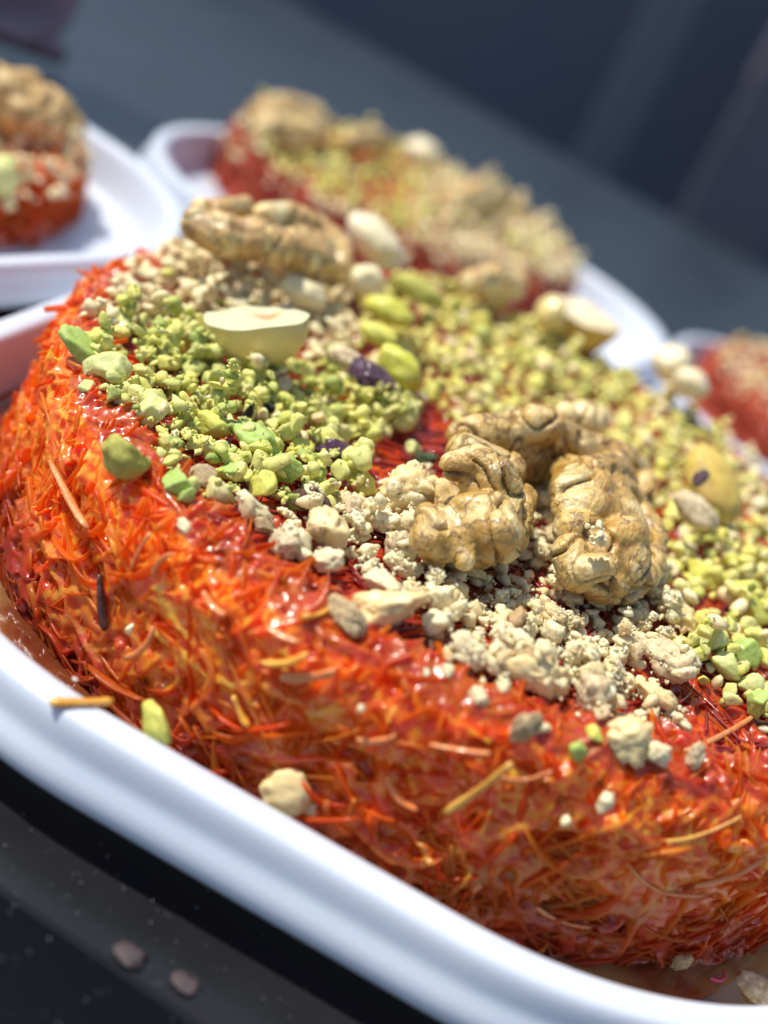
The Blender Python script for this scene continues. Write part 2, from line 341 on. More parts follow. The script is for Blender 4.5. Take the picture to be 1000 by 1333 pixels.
# ---------------------------------------------------------------- strands
def strand_mesh(seed, L, wd, th, bend, segs=6, sides=6):
    r = random.Random(seed); rings = []
    ph = r.uniform(0, 6); b2 = bend*r.uniform(.5, 1.5); kink = r.uniform(-.35, .35)*bend
    for i in range(segs+1):
        t = i/segs; x = (t-.5)*L; y = b2*L*(t-.5)**2*1.6 + kink*L*math.sin(t*7+ph)*.15; z = .35*bend*L*math.sin(t*3+ph)*.3
        k = (.72 if i in (0, segs) else 1)*(1+.18*math.sin(5*t+ph)); tw = ph+t*r.uniform(-1, 1.5)
        ring = []
        for j in range(sides):
            a = 2*math.pi*j/sides; cy = wd*.5*k*math.cos(a); cz = th*.5*k*math.sin(a)
            ring.append((x, y+cy*math.cos(tw*.3)-cz*math.sin(tw*.3), z+cy*math.sin(tw*.3)+cz*math.cos(tw*.3)))
        rings.append(ring)
    V, q = curve_quads(np.array(rings)); T = [(a, b, c) for a, b, c, d in q]+[(a, c, d) for a, b, c, d in q]
    n = len(V); V = np.vstack([V, [np.mean(rings[0], 0)], [np.mean(rings[-1], 0)]])
    for j in range(sides):
        T.append((n, (j+1) % sides, j)); b0 = segs*sides; T.append((n+1, b0+j, b0+(j+1) % sides))
    return V.astype(np.float32), np.array(T, np.int32)
STR = []
for i in range(30):
    r = random.Random(i); fine = i % 3 == 0
    STR.append(strand_mesh(i, r.uniform(.30, .85), r.uniform(.03, .045) if fine else r.uniform(.055, .115), r.uniform(.022, .03) if fine else r.uniform(.03, .05), r.uniform(.05, .55), 6, 6))
FIN = [strand_mesh(i+400, random.Random(i).uniform(.35, 1.0), random.Random(i+9).uniform(.035, .085), random.Random(i+5).uniform(.02, .032), random.Random(i+3).uniform(.01, .16), 6, 5) for i in range(20)]
def frame(pos, d, nrm, s=1.0):
    d = Vector(d).normalized(); n = Vector(nrm); n = (n-d*n.dot(d)).normalized(); y = n.cross(d)
    mm = Matrix.Identity(4)
    for i in range(3): mm[i][0] = d[i]*s; mm[i][1] = y[i]*s; mm[i][2] = n[i]*s; mm[i][3] = pos[i]
    return mm
RC, HT, RCOR = 5.82, 2.50, .5
def wob(th, z, R0, k=0):
    return .10*noise.noise(Vector((math.cos(th)*2.2+k, math.sin(th)*2.2, z*.9)))+.05*noise.noise(Vector((math.cos(th)*6+k, math.sin(th)*6, z*3)))
def profile_pt(s, th, R0, H, k=0, z0=.2):
    """s in 0..1 up the side and over the rounded shoulder; returns point, normal, meridian"""
    hs = H-RCOR-z0; arc = RCOR*math.pi/2; tot = hs+arc; l = s*tot
    if l < hs: r = R0+.16*(1-l/hs)**1.4; z = z0+l; nr, nz = 1, .0
    else:
        a = (l-hs)/RCOR; r = R0-RCOR+RCOR*math.cos(a); z = H-RCOR+RCOR*math.sin(a); nr, nz = math.cos(a), math.sin(a)
    r += wob(th, z, R0, k); c, s_ = math.cos(th), math.sin(th)
    return Vector((r*c, r*s_, z)), Vector((nr*c, nr*s_, nz)), Vector((-nz*c, -nz*s_, nr))
def side_strand(r, R0, H, k, th=None, out=.0, s=None):
    th = r.uniform(0, 2*math.pi) if th is None else th
    s = r.random()**.9 if s is None else s
    p, n, mer = profile_pt(s, th, R0, H, k); tan = Vector((-math.sin(th), math.cos(th), 0))
    phi = r.gauss(0, .75) if r.random() < .6 else r.uniform(0, math.pi)
    d = tan*math.cos(phi)+mer*math.sin(phi)+n*r.gauss(0, .07 if s < .7 else .03)
    return frame(p+n*((r.uniform(-.09, .045) if s < .7 else r.uniform(-.08, .0))+out*(1 if s < .7 else .3)), d, n, r.uniform(.75, 1.25))
def core_mesh(R0, H, k, nth=220):
    rings = []; prof = [(0.001, .2), (R0-.5, .2)]
    N = 16
    V = []; sv = [i/N for i in range(N+1)]
    rows = []
    for s in sv:
        rows.append([tuple(profile_pt(s, 2*math.pi*j/nth, R0, H, k)[0]-profile_pt(s, 2*math.pi*j/nth, R0, H, k)[1]*.075) for j in range(nth)])
    last = rows[-1]
    for f in (.93, .84, .74, .62, .5, .38, .26, .14, .04):
        rows.append([(x*f, y*f, H-.11+.05*noise.noise(Vector((x*f*1.3, y*f*1.3, k)))+.03*noise.noise(Vector((x*f*5, y*f*5, k)))) for x, y, z in last])
    V, q = curve_quads(np.array(rows))
    n = len(V); V = np.vstack([V, [(0, 0, H-.1)]]); t = [((len(rows)-1)*nth+j, (len(rows)-1)*nth+(j+1) % nth, n) for j in range(nth)]
    n2_ = len(V); V = np.vstack([V, [(0, 0, .2)]]); t += [((j+1) % nth, j, n2_) for j in range(nth)]
    return mesh_np('pastry_core', V, [np.array(q), np.array(t)])
def pastry(name, loc, label, R0, H, k, n_side, n_top, near=False, smat=None):
    r = random.Random(k*13+1); root = empty(name, loc); tag(root, label, 'pastry', 'round shredded pastries topped with nuts')
    parts = []
    for i in range(n_side):
        if near and r.random() < .75: th = r.uniform(math.pi*.93, math.pi*2.02)
        else: th = None
        V, T = STR[r.randrange(30)]; parts.append((V, T, side_strand(r, R0, H, k, th), r.random()))
    for i in range(n_top):            # strands pressed flat under the glaze of the top
        a = r.uniform(0, 2*math.pi); rr = (R0-.35)*math.sqrt(r.uniform(.0 if not near else .25, 1)); p = Vector((rr*math.cos(a), rr*math.sin(a), H-.085+r.uniform(-.03, .07)))
        phi = a+r.gauss(0, .45) if near else r.uniform(0, 6.3); V, T = STR[r.choice([0, 3, 6, 9, 12, 15, 18, 21, 24, 27, 1, 4])]
        parts.append((V, T, frame(p, (math.cos(phi), math.sin(phi), r.gauss(0, .05)), (0, 0, 1), r.uniform(.5, .9)), r.random()*.5))
    if near:      # syrup glues the near strands and the crumb into one wet mass
        V, T = mesh_arrays(core_mesh(R0, H, k)); src = join('src', parts+[(V, T, Matrix.Identity(4), .12)]); o = bpy.data.objects.new('src', src); COL.objects.link(o)
        md = o.modifiers.new('r', 'REMESH'); md.mode = 'VOXEL'; md.voxel_size = .031; ms = o.modifiers.new('s', 'SMOOTH'); ms.factor = .5; ms.iterations = 2
        me = bpy.data.meshes.new_from_object(o.evaluated_get(bpy.context.evaluated_depsgraph_get())); bpy.data.objects.remove(o)
        V2, _ = mesh_arrays(me); SV, _ = mesh_arrays(src); a = np.empty(len(SV), np.float32); src.attributes['rnd'].data.foreach_get('value', a)
        # colour of each point: that of the nearest strand, by a voxel table
        tab = {}; vx = .045; K = np.floor(SV/vx).astype(int)
        for key, val in zip(map(tuple, K.tolist()), a.tolist()): tab[key] = val
        K2 = np.floor(V2/vx).astype(int).tolist(); rn = np.empty(len(V2), np.float32)
        for i, (x, y, z) in enumerate(K2):
            v = tab.get((x, y, z))
            if v is None:
                for d in ((1, 0, 0), (-1, 0, 0), (0, 1, 0), (0, -1, 0), (0, 0, 1), (0, 0, -1)):
                    v = tab.get((x+d[0], y+d[1], z+d[2]))
                    if v is not None: break
            rn[i] = .12 if v is None else v
        at_ = me.attributes.new('rnd', 'FLOAT', 'POINT'); at_.data.foreach_set('value', rn); me.polygons.foreach_set('use_smooth', np.ones(len(me.polygons), bool)); me.materials.clear()
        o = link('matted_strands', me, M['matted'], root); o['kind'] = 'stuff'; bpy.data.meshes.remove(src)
        loose = []
        for i in range(3800):
            V, T = FIN[r.randrange(20)]; loose.append((V, T, side_strand(r, R0, H, k, r.uniform(math.pi*.93, math.pi*2.02), r.uniform(-.02, .025), r.uniform(.02, 1.0)), .15+.85*r.random()))
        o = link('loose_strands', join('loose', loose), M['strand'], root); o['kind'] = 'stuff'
        glazed = []
        for i in range(2600):      # threads showing through the glaze of the top
            a = r.uniform(0, 2*math.pi); rr = (R0-.4)*math.sqrt(r.random()); phi = r.choice([.5, .9, 2.2])+r.gauss(0, .35)
            V, T = FIN[r.randrange(20)]; glazed.append((V, T, frame((rr*math.cos(a), rr*math.sin(a), H-.05+r.uniform(-.03, .05)), (math.cos(phi), math.sin(phi), r.gauss(0, .04)), (0, 0, 1), r.uniform(.5, .9)), r.random()))
        o = link('glazed_threads', join('glazed', glazed), M['glaze'], root); o['kind'] = 'stuff'
        return root
    link('baked_core', core_mesh(R0, H, k), M['core'], root)
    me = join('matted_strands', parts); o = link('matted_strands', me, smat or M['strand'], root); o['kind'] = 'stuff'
    return root
front = pastry('shredded_pastry', (0, 0, 0), 'large sharp orange-red shredded pastry with a walnut half and pistachio, in the foremost tray', RC, HT, 1, 6500, 4200, True)
# single strands that can be picked apart on the near side
SM = []
for i, (V, T) in enumerate(STR[:24]):
    me = mesh_np('strand', V, T); me.materials.append(M['strand']); SM.append(me)
r = random.Random(99)
for i in range(270):
    th = r.uniform(math.pi*1.0, math.pi*1.90); s = r.uniform(.12, .95); mw = side_strand(r, RC, HT, 1, th, .06, s)
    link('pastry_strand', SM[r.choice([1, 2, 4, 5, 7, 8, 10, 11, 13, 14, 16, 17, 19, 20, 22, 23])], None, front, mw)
def on_side(u, v):
    """point of the near wall of the front pastry that shows at (u, v), and its normal"""
    lo = at(u, v, 0) - CAM; d = lo.normalized(); t = 5.0
    while t < 25:
        p = CAM+d*t
        if p.z < HT and math.hypot(p.x, p.y) < RC+.08: break
        t += .01
    n = Vector((p.x, p.y, 0)).normalized()
    return p, n
def hero_strand(u0, v0, u1, v1, wd, mat, lift=.08, name='pastry_strand', label=None, bend=.08):
    p0, n0 = on_side(u0, v0); p1, n1 = on_side(u1, v1); L = (p1-p0).length; n = (n0+n1).normalized()
    V, T = strand_mesh(int(u0), L, wd, wd*.6, bend, 10, 7); me = mesh_np('strand', V, T, True); me.materials.append(mat)
    o = link(name, me, None, front, frame((p0+p1)/2+n*lift, p1-p0, n))
    if label: o['label'] = label
    return o
amber = m_plain("amber_strand", (.86, .38, .04), (.88, .50, .10), 4, .3, .4, .02, .2, .6)
redst = m_plain("pale_glazed_strand", (.80, .22, .05), (.82, .36, .12), 4, .25, .6, .03, .2, .9)
burnt = m_plain("burnt_strand", (.045, .012, .010), (.09, .02, .012), 8, .25, .8, .03, 0, .6)
hero_strand(78, 603, 130, 690, .085, redst, .12, bend=.12); hero_strand(140, 745, 148, 818, .10, burnt, .10, label='burnt dark brown strand')
hero_strand(582, 1047, 668, 983, .09, amber, .12, label='straight amber strand standing out from the wall', bend=.02)
for q in ((500, 1010, 540, 1048, .08), (880, 975, 1000, 905, .05), (400, 800, 440, 790, .1), (352, 815, 395, 835, .09), (350, 862, 410, 850, .09), (372, 880, 442, 872, .1), (205, 690, 180, 735, .07),
          (228, 715, 205, 745, .07), (350, 1000, 352, 1050, .07), (310, 900, 330, 940, .1), (430, 770, 470, 800, .07), (620, 1140, 600, 1180, .09), (690, 1175, 760, 1205, .07), (270, 770, 300, 800, .08),
          (560, 965, 640, 975, .06), (650, 1010, 720, 1005, .06), (860, 1090, 960, 1060, .05), (800, 1130, 900, 1165, .06), (470, 960, 520, 955, .07), (900, 1150, 990, 1110, .05), (180, 860, 215, 820, .07)):
    hero_strand(*q, r.choice([amber, redst, redst]), r.uniform(.05, .11), bend=r.uniform(.05, .3))

left_t, rear_t, right_t = Vector((-12.95, 3.75, .15)), Vector((-3.0, 13.4, 0)), Vector((8.5, 14.0, 0))
left_c, rear_c, right_c = Vector((-12.85, 5.2, .12)), Vector((-4.1, 15.6, 0)), Vector((8.6, 14.2, 0))
LR, LH, RR, RH, QR, QH = 4.2, 1.30, 4.7, 1.5, 4.3, 1.5
tray((0, 0, 0), 'foremost pale blue-white tray whose thick rolled rim crosses the bottom of the photo')
tray(left_t, 'white tray behind on the left, its sunlit rim overlapping the view of the foremost tray', -.28, .92)
tray(rear_t, 'blurred pale tray farthest back in the middle, holding the dull red pastry', -.27, .90)
tray(right_t, 'blurred tray at the right edge, almost hidden behind the nut heap', 0, .74)
pl = pastry('shredded_pastry', left_c, 'bright orange pastry cut off by the left edge, behind the foremost tray', LR, LH, 2, 1800, 500)
pr = pastry('shredded_pastry', rear_c, 'blurred dull red pastry under a long nut heap in the rear tray', RR, RH, 3, 1500, 500, False, M['dull'])
pq = pastry('shredded_pastry', right_c, 'small blurred red corner of a pastry at the right edge behind the nuts', QR, QH, 4, 1300, 500, False, M['dull'])

# syrup lying in the front tray
def syrup(loc, rmax, z, label):
    N = 240; rows = []
    for k_, d in enumerate((-1.0, -.62, -.5, -.42, -.34, -.28, -.255)):
        row = []
        for x, y in rrect(N, d):
            men = (.06 if k_ == 6 else .022 if k_ == 5 else 0)+(.06 if k_ == 1 else .02 if k_ == 2 else 0)*(.6+noise.noise(Vector((x*2, y*2, 1))))
            row.append((x, y, z+men+.015*noise.noise(Vector((x*1.5, y*1.5, 0)))))
        rows.append(row)
    V, q = curve_quads(np.array(rows)); q = [t[::-1] for t in q]
    o = link('syrup_pool', mesh_np('syrup', V, np.array(q)), M['syrup']); o.location = loc; tag(o, label, 'syrup', kind='stuff'); return o
syrup((0, 0, 0), 1.0, .36, 'dark glossy red-brown syrup pooled in the foremost tray around the pastry')

# ---------------------------------------------------------------- nut pieces
def chunk(seed, sub=2, cuts=7, rough=.12, el=(1, 1, 1), fine=.04, sharp=.55, spiky=0):
    V0, T = ico(sub); r = random.Random(seed); V = V0.copy().astype(float)
    R_ = np.ones(len(V))
    for _ in range(cuts):
        n = np.array([r.gauss(0, 1) for _ in range(3)]); n /= np.linalg.norm(n); d = r.uniform(sharp, .95); c = V@n
        lim = np.where(c > .05, d/np.maximum(c, .05), 9); R_ = np.minimum(R_, lim)
    off = Vector((seed*3.1, seed*1.7, 0)); out = np.empty_like(V)
    for i in range(len(V)):
        p = Vector(V0[i]); k = R_[i]*(1+rough*fbm(p*1.6+off, 2)*2+fine*fbm(p*6+off, 2)*2)
        if spiky: k *= 1-spiky*max(0, noise.noise(p*3.2+off))*1.6
        out[i] = (V0[i][0]*k*el[0], V0[i][1]*k*el[1], V0[i][2]*k*el[2])
    return out.astype(np.float32), T
PV = {s: [chunk(i+1, s, 13, .035, (1, random.Random(i).uniform(.45, .95), random.Random(i+50).uniform(.4, .85)), .018, .36) for i in range(14)] for s in (1, 2, 3)}
CV = {s: [chunk(i+101, s, 11, .07, (1, random.Random(i+7).uniform(.5, .95), random.Random(i+70).uniform(.45, .9)), .07, .38, .22) for i in range(14)] for s in (1, 2, 3)}
PM, CM, PY = {}, {}, {}
for s in (2, 3):
    PM[s] = [mesh_np('pistachio_piece', V, T) for V, T in PV[s]]; CM[s] = [mesh_np('nut_crumb', V, T) for V, T in CV[s]]
    for me in PM[s]: me.materials.append(M['pist'])
    PY[s] = [m_.copy() for m_ in PM[s]]
    for me in PY[s]: me.materials[0] = M['pisty']
    for me in CM[s]: me.materials.append(M['crumb'])

class Pile:
    """keeps the height of what already lies on a pastry, so pieces rest on one another"""
    def __init__(s, c, R0, z): s.c = c; s.n = 260; s.w = 13.0; s.h = np.full((s.n, s.n), z)
    def idx(s, x, y): return int((x-s.c[0]+s.w/2)/s.w*s.n), int((y-s.c[1]+s.w/2)/s.w*s.n)
    def rest(s, x, y, r, rz, sink=.22, commit=True):
        i, j = s.idx(x, y); k = max(1, int(r/s.w*s.n)); i0, i1, j0, j1 = max(0, i-k), min(s.n, i+k+1), max(0, j-k), min(s.n, j+k+1)
        if i1 <= i0 or j1 <= j0: return None
        sub = s.h[i0:i1, j0:j1]; I, J = np.mgrid[i0:i1, j0:j1]; dd = ((I-i)**2+(J-j)**2)/(k*k+.01); inn = dd <= 1
        zb = np.percentile(sub[inn], 62); z = zb+rz*(1-sink)
        if commit: s.h[i0:i1, j0:j1] = np.where(inn, np.maximum(sub, z+rz*np.sqrt(np.maximum(0, 1-dd))*.85), sub)
        return z
FP = Pile((0, 0), RC, HT-.06)
def rot(r, flat=.5): return Euler((r.gauss(0, flat), r.gauss(0, flat), r.uniform(0, 6.3))).to_matrix().to_4x4()
def inpoly(u, v, poly):
    c = False; n = len(poly)
    for i in range(n):
        x1, y1 = poly[i]; x2, y2 = poly[i-1]
        if (y1 > v) != (y2 > v) and u < (x2-x1)*(v-y1)/(y2-y1)+x1: c = not c
    return c

# --- hero pieces: (u, v, size px (half width), kind, material, elongation, z offset, label)
HERO = [
 (160, 592, 34, 'p', 'opist', (1, .9, .95), 'large olive-yellow pistachio cube alone on the orange shoulder, far left of the heap'),
 (232, 628, 23, 'p', 'gpist', (1, .8, .8), 'bright green pistachio piece with a drooping spur at the heap\'s lower left edge'),
 (243, 646, 13, 'p', 'gpist', (.8, .8, 1.2), 'small green nub hanging below the bright green spur piece'),
 (266, 622, 19, 'p', 'grey', (1, .9, .8), 'dusty grey-green pistachio piece beside the green spur piece'),
 (279, 587, 22, 'p', 'ppist', (1, .8, .8), 'pale cream-yellow pistachio piece left of the biggest green one'),
 (336, 570, 33, 'p', 'gpist', (1, .95, .9), 'biggest green-yellow pistachio piece, in the middle of the left heap'),
 (309, 616, 24, 'p', 'gpist', (1, .8, .7), 'mid green flat pistachio piece below the biggest green one'),
 (343, 634, 21, 'p', 'ypist', (.8, .9, 1), 'yellow-green oval pistachio piece leaning at the lower heap edge'),
 (371, 611, 28, 'p', 'gpist', (1.1, .7, .75), 'pale mint green pistachio piece lying over the yellow oval one'),
 (391, 586, 20, 'p', 'ypist', (1, .85, .8), 'clean lemon-yellow pistachio cube between green and purple pieces'),
 (440, 590, 29, 'p', 'purple', (1, .8, .9), 'pistachio piece with rough purple-brown skin, middle of the left heap'),
 (416, 619, 14, 'p', 'gpist', (1, 1, 1), 'tiny round bright green pistachio bead under the purple-skinned piece'),
 (466, 624, 26, 'p', 'ypist', (1.25, .55, .6), 'long yellow pistachio sliver pointing at the first cream chunk'),
 (404, 654, 25, 'p', 'dskin', (1, .8, .9), 'dark maroon skinned pistachio piece at the lower edge of the green heap'),
 (196, 535, 27, 'p', 'ppist', (1, .8, .9), 'pale green pistachio chunk on the left slope above the olive cube'),
 (112, 460, 32, 'p', 'gpist', (1.3, .6, .6), 'long green-tipped pistachio piece, leftmost of the heap'),
 (137, 480, 30, 'p', 'ppist', (1.1, .7, .7), 'pale pistachio piece just right of the leftmost green-tipped one'),
 (222, 574, 17, 'p', 'gpist', (1, .9, .8), 'small leaf-green pistachio bit above the green spur piece'),
 (274, 553, 23, 'p', 'ypist', (1.2, .7, .7), 'light yellow pistachio slice above the pale cream-yellow piece'),
 (255, 445, 30, 'p', 'ypist', (1.3, .6, .7), 'broad yellow pistachio slab left of the cut hazelnut'),
 (215, 455, 26, 'p', 'opist', (1.1, .8, .8), 'dull yellow pistachio slab behind the pale slope pieces'),
 (160, 425, 20, 'p', 'ppist', (1.2, .7, .8), 'whitish green pistachio piece at the edge of the beige crumbs'),
 (185, 487, 12, 'p', 'dskin', (.8, .7, 1.1), 'tiny dark purple fleck between the pale pistachio slabs'),
 (338, 522, 20, 'f', 'black', (1.3, .5, .3), 'black skin flake lying on the green pistachio dust'),
 (322, 540, 14, 'f', 'black', (.4, .4, 1.2), 'narrow black flake standing upright left of the big black one'),
 (475, 524, 22, 'p', 'ypist', (1.2, .7, .8), 'yellow bent pistachio piece below the purple-skinned kernel'),
 (508, 515, 20, 'p', 'gpist', (1.2, .6, .6), 'vivid dark green pistachio piece touching the purple-skinned kernel'),
 (530, 545, 26, 'p', 'ppist', (.8, .7, 1.1), 'smooth pale yellow tooth-shaped pistachio at the edge of the bare red patch'),
 (497, 545, 17, 'p', 'ypist', (.8, .8, 1), 'small golden pistachio bit left of the tooth-shaped one'),
 (537, 583, 14, 'p', 'ppist', (1, .9, .9), 'round pale pistachio crumb alone on the bare red patch'),
 (556, 598, 13, 'p', 'dgreen', (1, .8, 1), 'dark green-black speck touching the left lobe of the big walnut'),
 (525, 640, 40, 'c', 'wchunk', (1, .8, .8), 'big smooth cream chunk left of the large walnut half'),
 (563, 645, 26, 'c', 'wchunk', (.9, .7, 1), 'cream shard wedged between the smooth chunk and the walnut'),
 (332, 662, 25, 'c', 'white', (1.1, .7, .7), 'white lumpy crumb left of the maroon skinned piece'),
 (367, 706, 23, 'c', 'brown', (1, .9, .9), 'round brown-veined walnut bit on the red shoulder'),
 (345, 685, 14, 'c', 'grey', (1, .8, .8), 'grey-brown bit above the round brown-veined one'),
 (396, 722, 12, 'c', 'white', (1, .9, .9), 'little white bead right of the brown-veined bit'),
 (426, 731, 23, 'c', 'white', (1.1, .8, .7), 'lone white crumb on the red glaze above the long veined shard'),
 (421, 690, 31, 'c', 'wchunk', (1, .85, .85), 'cream chunk right of the maroon skinned piece'),
 (466, 668, 24, 'c', 'brown', (1, .9, .8), 'tan freckled crumb behind the cream chunk'),
 (500, 680, 32, 'c', 'white', (1, .9, .8), 'craggy white crumb below the big smooth cream chunk'),
 (520, 715, 26, 'c', 'brown', (.9, .9, 1), 'tan ragged crumb against the walnut\'s left lobe'),
 (450, 802, 27, 'c', 'grey', (1.25, .7, .7), 'grey-brown skinned end of the long shard hanging over the shoulder'),
 (505, 792, 48, 'c', 'wchunk', (1.35, .62, .62), 'long cream shard hanging over the shoulder, left of centre'),
 (500, 762, 24, 'c', 'white', (1.2, .7, .7), 'white lump lying on top of the long cream shard'),
 (578, 780, 29, 'c', 'white', (1.1, .8, .8), 'square white crumb just right of the long shard'),
 (520, 732, 16, 'c', 'white', (1.2, .7, .8), 'small white crumb above the long shard'),
 (441, 840, 15, 'c', 'white', (1.2, .5, .4), 'thin pale flake stuck to the orange wall below the long shard'),
 (608, 740, 22, 'c', 'wchunk', (1.2, .7, .7), 'cream slab under the walnut\'s left lobe'),
 (613, 845, 30, 'c', 'white', (1, .85, .85), 'knobbly white crumb at the front edge, left of the angular chunk'),
 (655, 825, 28, 'c', 'white', (1.1, .8, .8), 'white crumb leaning behind the knobbly one'),
 (703, 880, 46, 'c', 'wchunk', (1.1, .75, .7), 'large angular cream chunk at the front edge below the walnut'),
 (745, 855, 22, 'c', 'white', (.8, .8, 1), 'upright white crumb behind the large angular chunk'),
 (775, 905, 30, 'c', 'brown', (1, .9, .9), 'brown freckled crumb right of the large angular chunk'),
 (870, 858, 36, 'c', 'brown', (1.1, .9, .9), 'biggest brown crumb at the right end of the front crumbs'),
 (888, 805, 32, 'c', 'wchunk', (1.3, .6, .6), 'cream sliver pointing right beneath the walnut\'s right lobe'),
 (848, 905, 26, 'c', 'wchunk', (1.2, .7, .6), 'glassy cream slice below the biggest brown crumb'),
 (685, 945, 24, 'c', 'grey', (.7, .7, 1.2), 'dark brown ragged skin bit hanging below the angular chunk'),
 (705, 948, 12, 'c', 'white', (1, .9, .8), 'small white bead beside the dark brown skin bit'),
 (825, 965, 35, 'c', 'wchunk', (1.1, .8, .8), 'lone cream chunk on the wall\'s shoulder right of two green bits'),
 (856, 978, 22, 'c', 'white', (.9, .8, .9), 'translucent pale crumb leaning on the lone cream chunk'),
 (773, 956, 14, 'p', 'ypist', (1, .8, .9), 'upper of two lemon-green bits left of the lone cream chunk'),
 (754, 976, 16, 'p', 'gpist', (.8, .8, 1.1), 'lower of two lemon-green bits left of the lone cream chunk'),
 (905, 985, 16, 'c', 'brown', (.7, .7, 1.2), 'small tan crumb on the deep red shoulder at the right'),
 (966, 850, 24, 'p', 'gpist', (1, .8, .9), 'pale green pistachio chunk near the right edge above the red shoulder'),
 (985, 918, 22, 'p', 'gpist', (.7, .7, 1.2), 'green pistachio finger hanging at the right edge'),
 (925, 835, 30, 'p', 'ppist', (.8, .7, 1.1), 'pale yellow pistachio slice at the right, next to the front crumbs'),
 (950, 870, 26, 'p', 'ppist', (1.1, .7, .7), 'flat pale yellow pistachio triangle at the lower right heap edge'),
 (978, 785, 30, 'p', 'ypist', (1, .9, .9), 'bulky lemon pistachio chunk at the right edge'),
 (975, 890, 20, 'p', 'ppist', (1, .8, .8), 'pale pistachio knob above the hanging green finger'),
 (920, 745, 26, 'p', 'ypist', (1.2, .7, .7), 'smooth light yellow pistachio slab right of the walnut'),
 (962, 740, 24, 'p', 'ypist', (1.2, .6, .7), 'lemon slab behind the bulky chunk at the right edge'),
 (625, 908, 15, 'c', 'white', (1, .8, .9), 'white bead on the orange edge left of the angular chunk'),
 (580, 874, 12, 'c', 'white', (1, .9, .9), 'tiny white crumb on the red edge below the square crumb'),
 (555, 876, 8, 'c', 'white', (1, .9, .9), 'tinier white grain left of the tiny crumb'),
 (243, 688, 14, 'c', 'white', (1.2, .6, .6), 'small clear crumb on the orange shoulder below the green spur piece'),
 (155, 520, 14, 'c', 'white', (1.2, .7, .6), 'pale pinkish crumb on the glaze above the olive cube'),
 (112, 505, 12, 'p', 'ppist', (1, .9, 1), 'pale green grain on the left glaze under the leftmost piece'),
]
def surf_point(u, v):
    """where the view through (u, v) meets the front pastry's top, shoulder or wall"""
    d = (at(u, v, 0)-CAM).normalized(); t = 6.0
    while t < 26:
        p = CAM+d*t; rr = math.hypot(p.x, p.y)
        top = HT if rr < RC-RCOR else (HT-RCOR+math.sqrt(max(0, RCOR**2-(rr-RC+RCOR)**2)) if rr < RC else -9)
        if p.z < top: return p
        t += .01
    return at(u, v, HT)
def hero_meshes(kind, seed, sub, el):
    if kind == 'f': return chunk(seed, sub, 4, .15, el, .05)
    if kind == 'p': return chunk(seed, sub, 12, .04, el, .03, .45)
    return chunk(seed, sub, 10, .07, el, .07, .42, .22)
for i, (u, v, s_, kd, mt, el, lab) in enumerate(HERO):
    p = surf_point(u, v); r_ = px(s_, p)*1.08; rr = random.Random(i+500)
    # lift the piece toward the eye by its own radius so its silhouette stays where it shows
    e = (CAM-p).normalized(); zlift = r_*el[2]*.75
    q = p + e*(zlift/max(e.z, .25))*.8; 
    V, T = hero_meshes(kd, i+900, 4, el); me = mesh_np('piece', V, T); me.materials.append(M[mt])
    nm = {'p': 'pistachio_piece', 'c': 'walnut_crumb', 'f': 'skin_flake'}[kd]; ct = {'p': 'pistachio', 'c': 'walnut crumb', 'f': 'skin flake'}[kd]
    o = link(nm, me); o.location = q; o.scale = (r_,)*3; o.rotation_euler = (rr.gauss(0, .25), rr.gauss(0, .25)+.0, rr.uniform(-.4, .4)+(0 if el[0] < 1.15 else -.2))
    tag(o, lab, ct)
    rho = math.hypot(q.x, q.y)
    if rho < RC-.2: FP.rest(q.x, q.y, r_*.9, r_*el[2]*.6)

# --- loose heaps: polygons in the picture, on the top of the front pastry
ZONES = {
 'A': dict(poly=[(85, 440), (150, 405), (250, 405), (300, 440), (400, 455), (470, 470), (560, 500), (548, 540), (500, 560), (478, 600), (485, 640), (430, 648), (380, 640), (300, 640), (225, 620), (205, 560), (165, 520), (130, 490)], t='p', n=900, s=(.05, .185), grp='chopped pistachio heaped on the left of the front pastry', lab='small piece of chopped pistachio in the left-hand heap beneath the cut hazelnut'),
 'B': dict(poly=[(105, 395), (150, 345), (235, 295), (300, 330), (455, 350), (460, 400), (455, 460), (400, 450), (260, 410), (150, 425)], t='c', n=620, s=(.07, .18), grp='beige walnut crumbs behind the cut hazelnut', lab='small beige walnut crumb in the blurred heap under the rear walnut half'),
 'C': dict(poly=[(318, 655), (400, 640), (500, 610), (560, 600), (600, 650), (700, 620), (860, 700), (880, 780), (905, 850), (900, 930), (860, 935), (800, 930), (740, 905), (650, 880), (590, 850), (560, 800), (520, 745), (440, 720), (380, 705)], t='c', n=900, s=(.035, .17), grp='walnut crumbs in front of the large walnut half', lab='small crumb of chopped walnut around the foot of the large walnut half'),
 'D': dict(poly=[(455, 350), (520, 350), (600, 365), (700, 400), (830, 440), (900, 505), (935, 560), (1000, 640), (1100, 760), (1100, 1000), (1000, 935), (940, 895), (905, 860), (880, 760), (850, 700), (790, 650), (740, 600), (690, 575), (640, 560), (590, 530), (545, 490), (470, 450)], t='p', n=1650, s=(.08, .19), grp='chopped pistachio spread over the right and back of the front pastry', lab='small piece of chopped pistachio in the broad heap right of and behind the walnut'),
 'E': dict(poly=[(925, 545), (1100, 600), (1100, 760), (1000, 690), (960, 600)], t='c', n=200, s=(.06, .16), grp='pale crumbs at the right edge of the front pastry', lab='pale nut crumb in the blurred patch at the right edge'),
}
r = random.Random(5)
